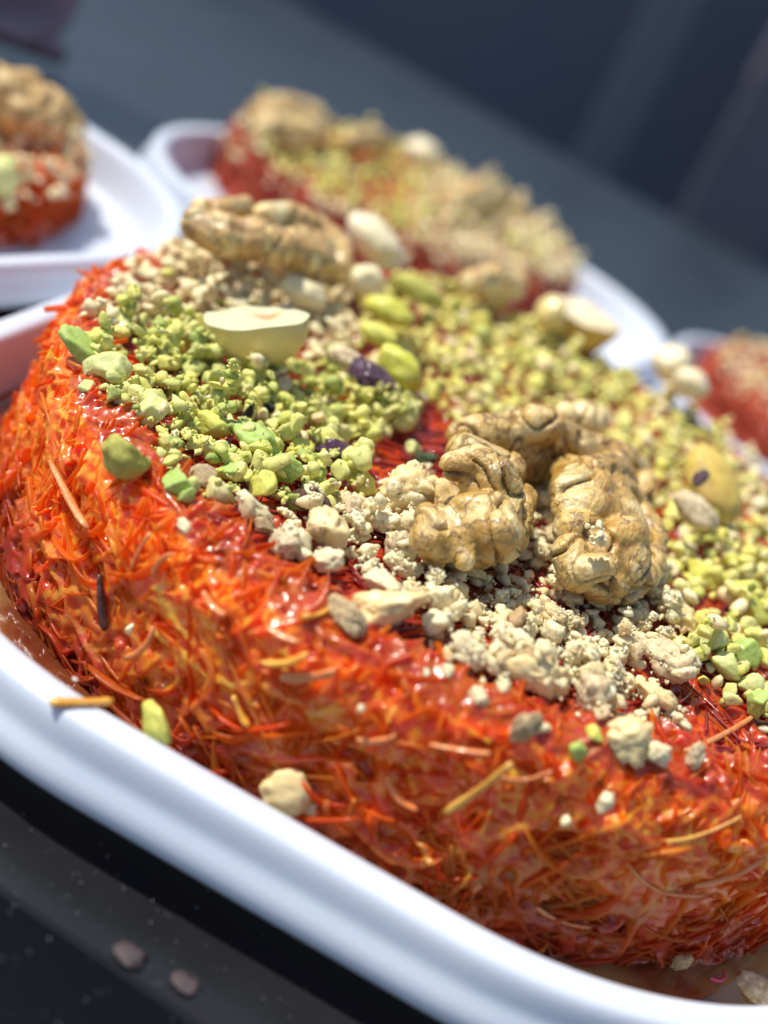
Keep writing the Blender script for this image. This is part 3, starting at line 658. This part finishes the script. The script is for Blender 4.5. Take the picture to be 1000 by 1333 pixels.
def fill(z):
    Z = ZONES[z]; out = []; tries = 0
    while len(out) < Z['n'] and tries < 60000:
        tries += 1; a = r.uniform(0, 6.2832); q = (RC-.25)*math.sqrt(r.random()); x, y = q*math.cos(a), q*math.sin(a)
        if not inpoly(*proj((x, y, HT+.15)), Z['poly']): continue
        s = r.uniform(*Z['s'])**1.0; s = Z['s'][0]+(Z['s'][1]-Z['s'][0])*r.random()**1.6
        t = Z['t']
        if z == 'D' and r.random() < .16: t = 'c'
        if z == 'A' and r.random() < .05: t = 'c'
        if z == 'B' and r.random() < .04: t = 'p'
        if z == 'E' and r.random() < .15: t = 'p'
        k = r.randrange(14); zz = FP.rest(x, y, s*.8, s*.62)
        if zz is None: continue
        out.append((x, y, zz, s, t, k, rot(r)))
    return out
pieces = {z: fill(z) for z in 'BDEAC'}
MARKS = {'A': [('the large olive-yellow cube', 180, 575), ('the leftmost green-tipped piece', 130, 470), ('the broad yellow slab left of the hazelnut', 240, 455), ('the underside of the cut hazelnut', 340, 485), ('the black skin flake', 335, 530),
               ('the biggest green-yellow piece', 330, 580), ('the rough purple-brown skinned piece', 440, 590), ('the wrinkled purple skin', 480, 510), ('the tooth-shaped pale piece', 530, 545), ('the bright green spur piece', 240, 620), ('the black flake and the hazelnut', 410, 520), ('the maroon skinned piece', 400, 640)],
         'C': [('the maroon skinned piece', 400, 670), ('the craggy white crumb left of the walnut', 495, 690), ('the left lobe of the walnut half', 560, 740), ('the square white crumb', 580, 790), ('the hollow between the walnut lobes', 690, 700), ('the knobbly white crumb', 620, 840),
               ('the large angular cream chunk', 700, 860), ('the underside of the right walnut lobe', 790, 800), ('the brown freckled crumb', 780, 900), ('the biggest brown crumb', 865, 850), ('the glassy cream slice', 850, 905), ('the white lump on the long shard', 520, 745), ('the front of the right walnut lobe', 720, 790)],
         'D': [('the bright yellow-green kernel', 520, 410), ('the orange-brown walnut piece', 620, 395), ('the golden hazelnut half', 750, 460), ('the kernel end with purple skin', 560, 470), ('the broken tip of the walnut arch', 700, 495), ('the right end of the walnut arch', 820, 570),
               ('the cream nut pair', 870, 530), ('the large golden kernel', 930, 680), ('the bulky lemon chunk', 960, 790), ('the flat pale yellow triangle', 950, 870), ('the smooth light yellow slab', 900, 760), ('the hazelnut half and the walnut', 640, 450)],
         'B': [('the rear walnut half\'s left end', 240, 330), ('the left shoulder of the pastry', 140, 380), ('the middle of the rear walnut half', 330, 370), ('the right end of the rear walnut half', 440, 380), ('the cut hazelnut\'s left side', 220, 400)],
         'E': [('the right photo edge', 980, 610)]}
def near(zone, p):
    u, v = proj(p); return min(MARKS[zone], key=lambda m_: (m_[1]-u)**2+(m_[2]-v)**2)[0]
def put(zone, n_single, sub):
    Z = ZONES[zone]; P = pieces[zone]; order = sorted(range(len(P)), key=lambda i: -(P[i][3]/max(dep(P[i][:3]), 1))*(1 if -30 < proj(P[i][:3])[0] < 1030 else .05)*(1+(P[i][2]-HT)*.6))
    single = set(order[:n_single]); st = {'p': [], 'c': []}
    for i, (x, y, z_, s, t, k, rm) in enumerate(P):
        Mx = Matrix.Translation((x, y, z_))@rm@Matrix.Scale(s, 4)
        if i in single and t == Z['t']:
            o = link('pistachio_piece' if t == 'p' else 'walnut_crumb', ((PY if zone == 'D' else PM) if t == 'p' else CM)[sub][k], None, None, Mx)
            wh = near(zone, (x, y, z_)); big = s > (Z['s'][0]+Z['s'][1])/2; up_ = z_ > HT+.22
            tag(o, f"{'larger' if big else 'small'} {'pistachio piece' if t == 'p' else 'walnut crumb'} {'on top' if up_ else 'low down'} by {wh}", 'pistachio' if t == 'p' else 'walnut crumb', f"{'larger' if big else 'small'} {'pistachio pieces' if t == 'p' else 'walnut crumbs'} {'on top' if up_ else 'low'} by {wh}")
        else:
            V, T = (PV if t == 'p' else CV)[2][k]; st[t].append((V, T, Mx, r.random()))
    for t, q in st.items():
        if q:
            o = link('chopped_pistachio' if t == 'p' else 'chopped_walnut', join('chopped', q), M[('pisty' if zone == 'D' else 'pist') if t == 'p' else 'crumb'])
            tag(o, {'A': 'fine green dust and specks', 'B': 'fine beige bits', 'C': 'fine cream walnut bits', 'D': 'fine yellow-green bits', 'E': 'fine pale bits'}[zone]+{'p': ' of pistachio', 'c': ' of walnut'}[t]+' among the '+Z['grp'], 'chopped nuts', kind='stuff')
put('A', 130, 3); put('C', 150, 3); put('D', 140, 3); put('B', 45, 2); put('E', 12, 2)
# dust: tiny grains on top of heaps A and C, a few specks on glaze and wall
def grains(name, zone, n, mat, smin, smax, lab, src):
    parts = []; P = pieces[zone]
    for _ in range(n):
        x, y, z_, s, t, k, rm = r.choice(P); dx, dy = r.gauss(0, s*.6), r.gauss(0, s*.6); g_ = r.uniform(smin, smax)
        X_, Y_ = x+dx, y+dy; i, j = FP.idx(X_, Y_)
        if math.hypot(X_, Y_) > RC-.3: continue
        parts.append((*src[1][r.randrange(14)], Matrix.Translation((X_, Y_, FP.h[i, j]-g_*.2))@rot(r, 1)@Matrix.Scale(g_, 4), r.random()))
    o = link(name, join(name, parts), mat); tag(o, lab, 'nut dust', kind='stuff')
grains('pistachio_dust', 'A', 2800, M['pist'], .012, .034, 'powdery pistachio dust clinging to the left-hand heap', PV)
grains('walnut_dust', 'C', 5500, M['crumb'], .012, .042, 'fine walnut meal around the foot of the large walnut half', CV)

# --- walnut halves: fused lobes
def blob_mesh(balls, voxel, seed, wrinkle=.02, smooth=3, sub=3, mid=.05):
    """balls: chains [(pos, r), ...]; each chain is filled with spheres, everything fused, then wrinkled"""
    V0, T0 = ico(sub); Vs, Ts, n = [], [], 0
    for ch in balls:
        pts = []
        for (a, ra), (b, rb) in zip(ch, ch[1:] if len(ch) > 1 else ch):
            a, b = Vector(a), Vector(b); k = max(1, int((b-a).length/(min(ra, rb)*.35)))
            for i in range(k+1): f = i/k; pts.append((a.lerp(b, f), ra+(rb-ra)*f))
        for p, rr in pts: Vs.append(V0*rr+np.array(p)); Ts.append(T0+n); n += len(V0)
    me = mesh_np('tmp', np.concatenate(Vs), np.concatenate(Ts)); o = bpy.data.objects.new('tmp', me); COL.objects.link(o)
    md = o.modifiers.new('r', 'REMESH'); md.mode = 'VOXEL'; md.voxel_size = voxel
    ms = o.modifiers.new('s', 'SMOOTH'); ms.factor = .5; ms.iterations = smooth
    dg = bpy.context.evaluated_depsgraph_get(); me2 = bpy.data.meshes.new_from_object(o.evaluated_get(dg)); bpy.data.objects.remove(o); bpy.data.meshes.remove(me)
    V = np.empty(len(me2.vertices)*3, np.float32); me2.vertices.foreach_get('co', V); V = V.reshape(-1, 3)
    N = np.empty(len(me2.vertices)*3, np.float32); me2.vertices.foreach_get('normal', N); N = N.reshape(-1, 3)
    off = Vector((seed*2.3, seed, 0)); d = np.empty(len(V)); cr_ = np.empty(len(V), np.float32)
    for i in range(len(V)):
        p = Vector(V[i]); w_ = noise.noise(p*2.1+off); v_ = noise.noise(p*1.3+off+Vector((9, 0, 0)))
        q = p*1.9+off+Vector((w_, v_, w_))*.7
        rid = max(0, 1-abs(noise.noise(q))*5.5)                       # long furrows
        fin = max(0, 1-abs(noise.noise(p*6.5+off+Vector((v_, w_, v_))))*6)   # short fine wrinkles
        d[i] = mid*(.8*noise.noise(p*1.7+off)-2.1*rid**3.5-.22*fin*max(0, .4+v_*2)) + wrinkle*(noise.noise(p*8+off)+.6*noise.noise(p*19+off))
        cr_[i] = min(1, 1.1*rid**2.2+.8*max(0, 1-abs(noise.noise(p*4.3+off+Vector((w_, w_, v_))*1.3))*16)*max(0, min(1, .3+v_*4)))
    V = V+N*d[:, None]; me2.vertices.foreach_set('co', V.astype(np.float32).ravel()); me2.update()
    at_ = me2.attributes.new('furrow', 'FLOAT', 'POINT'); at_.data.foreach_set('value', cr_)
    me2.polygons.foreach_set('use_smooth', np.ones(len(me2.polygons), bool))
    return me2
def B(u, v, z, rp): p = at(u, v, z); return (p, px(rp, p))
def chains(L, off=(0, 0, 0)): return [[(Vector(B(*b)[0])-Vector(off), B(*b)[1]) for b in ch] for ch in L]
wl = at(700, 660, 2.6)
LEFT_LOBE = [[(592, 606, 3.42, 22), (618, 600, 3.5, 24), (648, 616, 3.5, 24), (668, 645, 3.35, 22)], [(632, 632, 3.3, 40)], [(606, 662, 3.2, 22), (640, 668, 3.25, 30), (672, 672, 3.15, 18)],
             [(612, 686, 3.1, 27), (645, 690, 3.2, 32), (668, 695, 3.05, 20)], [(560, 676, 3.0, 22), (556, 702, 2.95, 26), (572, 718, 2.85, 22)], [(588, 672, 3.1, 16), (592, 700, 3.0, 22), (604, 728, 2.9, 17)], [(632, 715, 2.95, 30), (658, 708, 2.95, 26)], [(606, 588, 3.2, 26), (655, 612, 3.1, 30)], [(590, 640, 3.0, 24), (590, 680, 2.95, 24)], [(676, 650, 3.0, 24), (668, 700, 2.9, 24)], [(628, 648, 3.08, 46)], [(625, 695, 3.0, 46)], [(572, 702, 2.9, 36)]]
ARCH = [[(603, 566, 3.15, 22), (628, 562, 3.2, 27), (660, 566, 3.2, 30)], [(662, 560, 3.25, 26), (690, 552, 3.4, 27), (712, 552, 3.45, 26)], [(718, 566, 3.3, 28), (748, 582, 3.2, 26), (790, 592, 3.1, 24), (828, 608, 2.95, 18)],
        [(640, 590, 2.9, 30), (680, 600, 2.85, 34), (720, 602, 2.85, 32)], [(738, 596, 2.95, 28), (790, 612, 2.9, 24)], [(698, 575, 3.1, 34), (700, 612, 2.75, 30)], [(650, 582, 3.0, 38), (700, 580, 3.02, 42), (762, 595, 2.95, 36)]]
RIGHT_LOBE = [[(782, 652, 3.08, 46), (790, 700, 3.0, 54), (798, 735, 2.92, 48)], [(738, 638, 3.3, 22), (762, 616, 3.4, 24), (790, 612, 3.4, 23), (815, 622, 3.25, 18)], [(770, 640, 3.3, 32), (805, 645, 3.2, 26), (826, 656, 3.1, 18)], [(736, 662, 3.2, 22), (768, 660, 3.3, 26), (800, 672, 3.25, 24)],
              [(748, 690, 3.1, 30), (778, 690, 3.1, 30)], [(742, 722, 3.0, 26), (752, 748, 2.9, 26)], [(814, 698, 3.22, 28), (795, 705, 3.2, 22)], [(780, 725, 3.0, 38), (810, 735, 2.95, 36)], [(758, 742, 3.0, 24), (790, 735, 3.15, 20)],
              [(838, 672, 3.1, 18), (850, 700, 3.0, 20), (848, 732, 2.95, 22), (836, 758, 2.85, 20)], [(785, 760, 2.85, 26), (812, 762, 2.8, 26)], [(838, 628, 3.0, 16), (842, 645, 2.95, 16)], [(800, 596, 3.1, 26), (795, 625, 3.15, 28)], [(740, 615, 3.1, 26), (742, 650, 3.1, 26)]]
wn = empty('walnut_half', wl); tag(wn, 'large sharp tan walnut half curled open like a horseshoe, standing in white crumbs', 'walnut')
def wpart(name, L, seed, mat=None, voxel=.022, label=None):
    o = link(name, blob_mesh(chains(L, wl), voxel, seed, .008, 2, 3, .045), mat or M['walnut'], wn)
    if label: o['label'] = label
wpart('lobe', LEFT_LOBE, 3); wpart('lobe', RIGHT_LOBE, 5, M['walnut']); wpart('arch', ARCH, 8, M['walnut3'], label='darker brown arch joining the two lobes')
def flesh(u, v, z, rp, n, mat, parent, seed, ref, name='broken_flesh'):
    rr = random.Random(seed); parts = []; c = at(u, v, z); k = px(rp, c)
    for _ in range(n):
        s = k*rr.uniform(.18, .42); parts.append((*CV[3][rr.randrange(14)], Matrix.Translation(c-Vector(ref)+Vector((rr.gauss(0, k*.42), rr.gauss(0, k*.30), rr.gauss(0, k*.30))))@rot(rr, 1)@Matrix.Scale(s, 4), rr.random()))
    o = link(name, join(name, parts), mat, parent); return o
flesh(778, 693, 3.48, 22, 16, M['white'], wn, 1, wl)
flesh(641, 611, 3.72, 11, 6, M['white'], wn, 2, wl); flesh(752, 530, 3.35, 24, 12, M['white'], wn, 3, wl)
wpart('broken_end', [[(757, 541, 3.3, 22), (775, 548, 3.2, 20)], [(735, 538, 3.35, 18)]], 4, M['wchunk'], .04, 'pale broken end of the walnut')

def walnut(name, L, ref, lab, mat, seed, voxel=.05, wr=.012, mid=.06):
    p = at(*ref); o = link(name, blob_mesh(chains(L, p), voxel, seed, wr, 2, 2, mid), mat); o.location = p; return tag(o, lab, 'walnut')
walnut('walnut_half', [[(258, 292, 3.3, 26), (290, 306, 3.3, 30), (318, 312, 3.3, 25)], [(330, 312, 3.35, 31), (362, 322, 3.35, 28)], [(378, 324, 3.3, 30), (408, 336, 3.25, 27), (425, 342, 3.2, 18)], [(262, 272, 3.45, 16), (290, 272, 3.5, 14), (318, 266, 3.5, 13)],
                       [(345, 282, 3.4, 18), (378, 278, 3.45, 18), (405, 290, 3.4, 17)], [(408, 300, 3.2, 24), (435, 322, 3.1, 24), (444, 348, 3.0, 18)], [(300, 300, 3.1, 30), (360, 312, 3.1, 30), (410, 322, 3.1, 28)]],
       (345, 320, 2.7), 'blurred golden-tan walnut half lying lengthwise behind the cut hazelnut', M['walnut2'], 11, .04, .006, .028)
walnut('walnut_piece', [[(612, 368, 3.0, 18), (640, 362, 3.1, 22), (668, 372, 3.0, 20)], [(640, 378, 2.9, 20)]], (640, 370, 2.6), 'blurred orange-brown walnut piece on the far edge of the front pastry', M['walnut2'], 12, .06)

# --- kernels, hazelnuts
def ellipsoid_piece(name, u, v, z, half, mat, tilt, lab, cat, seed=1, sub=4, cuts=0, rough=.04, extra=None):
    p = at(u, v, z); V, T = chunk(seed, sub, cuts, rough, tuple(h/max(half) for h in half), .012, .8)
    o = link(name, mesh_np(name, V, T), mat); o.location = p; o.scale = (px(max(half), p),)*3; o.rotation_euler = tilt; return tag(o, lab, cat)
def hazel(u, v, z, rp, squash, tilt, lab, mat_dome, mat_cut, seed=1, dome=.75):
    p = at(u, v, z); k = px(rp, p); N, K = 48, 12; rows = []
    for i in range(K+1):
        a = math.pi/2*i/K; rr = math.cos(a)**.75 if i < K else .0; zz = -math.sin(a)*dome
        rows.append([(k*max(rr, .002)*math.cos(2*math.pi*j/N)*(1+.10*noise.noise(Vector((math.cos(2*math.pi*j/N)*1.3+seed, math.sin(2*math.pi*j/N)*1.3, zz*2)))), k*squash*max(rr, .002)*math.sin(2*math.pi*j/N), k*zz+k*.10*noise.noise(Vector((math.cos(2*math.pi*j/N)*1.6+seed*3, math.sin(2*math.pi*j/N)*1.6, 4)))*(1-i/K)) for j in range(N)])
    V, q = curve_quads(np.array(rows)); q = [t[::-1] for t in q]
    root = empty('hazelnut_half', p); root.rotation_euler = tilt; tag(root, lab, 'hazelnut')
    link('rounded_side', mesh_np('dome', V, np.array(q)), mat_dome, root)
    rows2 = []
    for i in range(9):
        f = 1-i/8
        rows2.append([(x*max(f, .003), y*max(f, .003), zz*f+.05*k*(1-f**5)+.09*k*noise.noise(Vector((x*f*3.5+seed, y*f*3.5, 0)))*(1-f**8)) for x, y, zz in rows[0]])
    V2, q2 = curve_quads(np.array(rows2)); link('cut_face', mesh_np('cut', V2, np.array(q2)), mat_cut, root)
    return root
hz = hazel(332, 414, 3.16, 71, .70, (.03, -.42, 0), 'cut hazelnut half with a flat white face and orange spot, above the green heap', M['hazel'], M['cut'], 1, .86)
hz2 = hazel(760, 408, 3.15, 52, .7, (.10, -.05, .15), 'golden hazelnut half with a pale flat side, at the far edge right of centre', M['gold'], M['cream'], 2, 1.05)
ellipsoid_piece('hazelnut_piece', 717, 408, 3.05, (20, 24, 22), M['hazel'], (0, 0, .3), 'small tan nut piece touching the golden hazelnut half on its left', 'hazelnut', 5)
ellipsoid_piece('hazelnut_piece', 488, 313, 3.1, (46, 30, 24), M['cream'], (.1, .35, -.2), 'cream nut piece standing behind the rear walnut half, against the red pastry', 'hazelnut', 6, 4, 5)
ellipsoid_piece('almond_piece', 876, 474, 3.12, (27, 26, 24), M['cream'], (0, 0, .3), 'round cream nut, upper of a pair at the far right edge of the heap', 'nut', 7, 4, 2, .08)
ellipsoid_piece('almond_piece', 900, 500, 3.08, (26, 24, 20), M['cream'], (0, .4, .8), 'lower cream nut of the pair at the far right edge of the heap', 'nut', 8, 4, 2, .08)
ellipsoid_piece('walnut_crumb', 475, 365, 2.95, (30, 22, 20), M['white'], (0, 0, .3), 'pale blurred chunk directly right of the rear walnut half', 'walnut crumb', 9, 4, 6, .08)
ellipsoid_piece('walnut_crumb', 395, 380, 2.9, (32, 24, 18), M['white'], (0, .1, .3), 'pale blurred chunk between the rear walnut half and the cut hazelnut', 'walnut crumb', 19, 4, 6, .08)
kz = [(545, 378, 2.95, (38, 18, 15), 'opist', (.1, .1, -.1), 'whole olive kernel lying farthest back beside the cream nut piece'),
      (508, 405, 3.0, (34, 20, 17), 'kernel', (.1, 0, -.1), 'whole bright yellow-green kernel, third from the purple-skinned one going back'),
      (495, 436, 3.0, (28, 17, 14), 'ypist', (.1, 0, 0), 'plump yellow kernel just behind the purple-skinned one'),
      (522, 478, 3.0, (36, 22, 20), 'kernel', (.2, .3, -.2), 'yellow-green kernel end sticking out of its purple skin'),
      (455, 468, 2.95, (30, 14, 12), 'brown', (.1, 0, 0), 'pinkish tan kernel slice behind the purple skin'),
      (928, 630, 3.05, (56, 36, 26), 'goldk', (.2, .5, -.75), 'large golden kernel with a reddish-brown scar near the right edge'),
      (905, 665, 3.05, (34, 22, 18), 'brown', (.1, .2, -.3), 'beige blurred kernel left of the large golden one')]
for i, (u, v, z, h, mt, tl, lab) in enumerate(kz):
    ellipsoid_piece('pistachio_kernel', u, v, z, h, M[mt], tl, lab, 'pistachio', 20+i, 4, 3, .06)
ellipsoid_piece('skin_flake', 485, 490, 2.95, (34, 20, 14), M['purple'], (.2, .1, -.1), 'wrinkled purple pistachio skin in front of the bright kernel end', 'skin flake', 40, 4, 3, .22)
ellipsoid_piece('skin_flake', 912, 622, 3.36, (9, 26, 4), M['dskin'], (.2, .5, -.3), 'reddish-brown scar of skin on the large golden kernel', 'skin flake', 41, 3, 0, .1)

# --- bits on the rim, the wall and in the syrup
def rimbit(u, v, z, half, mt, tilt, name, lab, cat, seed, cuts=6): 
    return ellipsoid_piece(name, u, v, z, half, M[mt], tilt, lab, cat, seed, 4, cuts, .1)
rimbit(203, 945, 1.15, (34, 14, 26), 'ypist', (.3, .6, -.5), 'pistachio_piece', 'yellow pistachio slice leaning on the inside of the front tray rim', 'pistachio', 60)
rimbit(372, 1033, 1.0, (38, 26, 36), 'wchunk', (0, .2, .2), 'walnut_crumb', 'cream chunk lodged between the pastry wall and the front tray rim', 'walnut crumb', 61)
rimbit(407, 1057, .9, (13, 8, 15), 'white', (0, 0, .4), 'walnut_crumb', 'tiny clear crumb right of the chunk lodged at the rim', 'walnut crumb', 62)
p = at(106, 917, 1.17); V, T = strand_mesh(3, px(84, p), .085, .06, .03, 10, 7); me = mesh_np('fallen_strand', V, T); me.materials.append(amber)
o = link('fallen_strand', me, None, None, frame(p+Vector((0, 0, .025)), at(148, 916, 1.17)-at(66, 918, 1.17), (0, 0, 1))); tag(o, 'single amber pastry strand lying across the front tray rim at the left', 'pastry strand')
for (u, v, s, lab) in ((735, 1058, 8, 'white grain on the lower orange wall, left of two'), (785, 1035, 13, 'white grain on the lower orange wall, right of two'), (475, 915, 6, 'minute white grain on the orange wall below the long shard'), (180, 815, 7, 'minute green-grey grain on the left wall')):
    p, n = on_side(u, v); V, T = chunk(int(u), 3, 5, .2, (.8, .8, 1.2), .1); me = mesh_np('grain', V*px(s, p), T); me.materials.append(M['white']); o = link('nut_grain', me); o.location = p+n*.1; tag(o, lab, 'nut grain')
rimbit(886, 1252, .46, (10, 9, 20), 'grey', (.2, .3, .1), 'walnut_crumb', 'tan crumb standing at the pastry foot in the syrup', 'walnut crumb', 63)
rimbit(990, 1290, .40, (36, 24, 14), 'brown', (0, 0, 0), 'walnut_crumb', 'tan chunk sunk in the syrup at the bottom right', 'walnut crumb', 64)
p = at(940, 1277, .46); V, T = strand_mesh(8, px(34, p), .035, .03, .5, 10, 6); me = mesh_np('saffron_thread', V, T); me.materials.append(M['mag'])
o = link('magenta_thread', me, None, None, frame(p, at(953, 1266, .46)-at(925, 1282, .46), (0, 0, 1))); tag(o, 'short curved magenta thread floating on the syrup at the bottom right', 'thread')
dm = m_plain('syrup_drop', (.80, .80, .76), (.78, .74, .66), 3, .05, .05, .01, .3, 1, .6)  # white base colour paints in the bright glint of the drops
for (u, v, a, lab) in ((188, 961, 5, 'clear syrup droplet on the front rim below the yellow slice'), (148, 946, 4, 'smaller clear droplet left of the other one on the front rim'), (440, 1112, 3, 'tiny droplet on the front rim right of the lodged chunk'), (98, 884, 4, 'amber droplet at the inner edge of the front rim, far left')):
    o = ellipsoid_piece('syrup_drop', u, v, 1.158, (a, a*.8, a*.22), dm, (0, 0, 0), lab, 'droplet', int(u), 3, 0, .08)
for (u, v, a, lab) in ((170, 1243, 23, 'larger dull pink flake with a dark dot on the counter edge'), (240, 1279, 19, 'smaller dull pink flake right of the dotted one')):
    ellipsoid_piece('dry_flake', u, v, .03, (a, a*.8, 2.5), M['pinkf'], (0, 0, -.4), lab, 'flake', int(u), 3, 3, .2)
parts = []
for _ in range(150):
    u, v = r.uniform(0, 560), r.uniform(1000, 1333); p = at(u, v, .012); s = r.uniform(.008, .022)
    parts.append((*CV[1][r.randrange(14)], Matrix.Translation(p)@rot(r)@Matrix.Scale(s, 4), r.random()))
for _ in range(60):
    p = Vector((r.uniform(-20, 15), r.uniform(-6, 30), .012)); parts.append((*CV[1][r.randrange(14)], Matrix.Translation(p)@rot(r)@Matrix.Scale(r.uniform(.01, .04), 4), r.random()))
o = link('counter_dust', join('dust', parts), m_plain("grey_dust", (.16, .16, .17), (.10, .10, .11))); tag(o, 'tiny pale specks of dust on the black counter', 'dust', kind='stuff')

# --- toppings of the three other pastries
def heap(c, R0, H, spec, n_single, grp, lab, seed, smin=.10, smax=.24):
    P = Pile(c, R0, H-.05); rr = random.Random(seed); cand = []
    for n, f, t in spec:
        k = 0; tries = 0
        while k < n and tries < 20000:
            tries += 1; a = rr.uniform(0, 6.2832); q = R0*.97*math.sqrt(rr.random()); x, y = q*math.cos(a), q*math.sin(a)
            if not f(x, y): continue
            s = rr.uniform(smin, smax); z = P.rest(c[0]+x, c[1]+y, s*.8, s*.6); cand.append((c[0]+x, c[1]+y, z, s, t, rr.randrange(14), rot(rr))); k += 1
    order = sorted(range(len(cand)), key=lambda i: (not (-20 < proj(cand[i][:3])[0] < 1020 and -20 < proj(cand[i][:3])[1] < 1353), -cand[i][3])); single = set(order[:n_single]); st = {'p': [], 'c': []}
    for i, (x, y, z, s, t, k, rm) in enumerate(cand):
        Mx = Matrix.Translation((x, y, z))@rm@Matrix.Scale(s, 4)
        if i in single:
            o = link('pistachio_piece' if t == 'p' else 'walnut_crumb', (PY if t == 'p' else CM)[2][k], None, None, Mx)
            tag(o, ('yellow-green pistachio piece ' if t == 'p' else 'beige walnut crumb ')+lab, 'pistachio' if t == 'p' else 'walnut crumb', ('pistachio pieces ' if t == 'p' else 'walnut crumbs ')+grp)
        else:
            V, T = (PV if t == 'p' else CV)[1][k]; st[t].append((V, T, Mx, rr.random()))
    for t, q in st.items():
        if q:
            o = link('chopped_pistachio' if t == 'p' else 'chopped_walnut', join('c', q), M['pisty' if t == 'p' else 'crumb']); tag(o, ('chopped pistachio ' if t == 'p' else 'chopped walnut ')+grp, 'chopped nuts', kind='stuff')
def spill(c, R0, H, n, cond, lab, seed):
    rr = random.Random(seed); parts = []
    for _ in range(n*6):
        if len(parts) >= n: break
        a = rr.uniform(math.pi*1.1, 2.35*math.pi); z = H-rr.random()**2.0*.5; q = R0+rr.uniform(-.35, .16)-max(0, z-H+.3)*.5; p = (c[0]+q*math.cos(a), c[1]+q*math.sin(a), c[2]+z)
        if cond(*proj(p)): parts.append((*CV[1][rr.randrange(14)], Matrix.Translation(p)@rot(rr)@Matrix.Scale(rr.uniform(.10, .19), 4), rr.random()))
    tag(link('chopped_walnut', join('spill', parts), M['crumb']), lab, 'chopped nuts', kind='stuff')
def zu(c, H, f): return lambda x, y: f(*proj((c[0]+x, c[1]+y, H)))
heap(left_c, LR, LH, [(950, lambda x, y: x > -2.5, 'c'), (50, lambda x, y: x < 2.2 and x > -2 and y < 0, 'p')], 22, 'on the left pastry', 'in the blurred heap on the left pastry', 31)
heap(rear_c, RR, RH, [(950, zu(rear_c, 2.0, lambda u, v: u < 350 or u > 545), 'c'), (60, lambda x, y: True, 'p'), (480, zu(rear_c, 2.0, lambda u, v: 340 < u < 560), 'p'), (20, zu(rear_c, 2.0, lambda u, v: u > 640), 'p')], 55, 'on the rear pastry', 'in the dim heap on the rear pastry', 32, .11, .23)
spill(rear_c, RR, RH, 150, lambda u, v: True, 'walnut crumbs spilling over the near shoulder of the rear pastry', 41)
spill(left_c, LR, LH, 200, lambda u, v: True, 'walnut crumbs spilling over the near shoulder of the left pastry', 42)
spill(right_c, QR, QH, 160, lambda u, v: True, 'walnut crumbs spilling over the near shoulder of the pastry at the right edge', 43)
heap(right_c, QR, QH, [(420, lambda x, y: x > -4.6+.3*y, 'c'), (60, lambda x, y: x > -4, 'p')], 22, 'on the right pastry', 'in the blurred heap on the pastry at the right edge', 33, .10, .2)
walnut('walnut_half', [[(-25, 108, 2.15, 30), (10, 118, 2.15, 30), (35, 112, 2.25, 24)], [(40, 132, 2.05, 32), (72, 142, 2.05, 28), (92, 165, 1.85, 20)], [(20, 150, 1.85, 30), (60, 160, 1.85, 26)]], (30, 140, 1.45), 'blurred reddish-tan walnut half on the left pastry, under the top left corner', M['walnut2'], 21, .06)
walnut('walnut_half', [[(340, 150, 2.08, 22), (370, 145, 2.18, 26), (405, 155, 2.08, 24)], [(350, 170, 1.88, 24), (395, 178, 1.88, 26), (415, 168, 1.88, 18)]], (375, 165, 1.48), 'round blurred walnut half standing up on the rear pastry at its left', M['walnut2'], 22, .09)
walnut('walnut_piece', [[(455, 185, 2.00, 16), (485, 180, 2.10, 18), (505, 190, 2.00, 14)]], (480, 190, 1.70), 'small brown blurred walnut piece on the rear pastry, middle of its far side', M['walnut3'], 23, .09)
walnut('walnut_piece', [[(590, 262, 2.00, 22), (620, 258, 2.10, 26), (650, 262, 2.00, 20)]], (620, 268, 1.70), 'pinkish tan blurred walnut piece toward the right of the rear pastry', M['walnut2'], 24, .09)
ellipsoid_piece('hazelnut_piece', 550, 200, 2.15, (26, 22, 18), M['cream'], (0, 0, 0), 'white blurred nut at the top of the rear heap, right of the brown piece', 'nut', 71, 3, 2, .1)
ellipsoid_piece('pistachio_kernel', 4, 228, 1.5, (22, 20, 28), M['ppist'], (0, 0, 0), 'pale green kernel on the left pastry at the photo edge', 'pistachio', 72, 3, 3, .1)

# --- blurred things beyond
def cloth():
    N, K = 60, 40; V = []; q = []
    for i in range(K+1):
        for j in range(N+1):
            s = j/N; t = i/K; x = -29+15.0*s-.8*t; z = .2+9*t; y = 16.0+.9*math.sin(t*30+2.2*math.sin(s*3)+s*2)+.8*noise.noise(Vector((s*4, t*5, 0)))-2.5*math.sin(s*math.pi)
            V.append((x, y, z))
    for i in range(K):
        for j in range(N): c = i*(N+1)+j; q.append((c, c+1, c+N+2, c+N+1))
    me = mesh_np('cloth', V, np.array(q)); o = link('folded_cloth', me, m_plain("mauve_cloth", (.34, .25, .28), (.24, .18, .22), .6, .85, .3, .05))
    md = o.modifiers.new('thickness', 'SOLIDIFY'); md.thickness = .5; tag(o, 'blurred dusky mauve cloth in folds at the top left corner behind the left tray', 'cloth')
cloth()
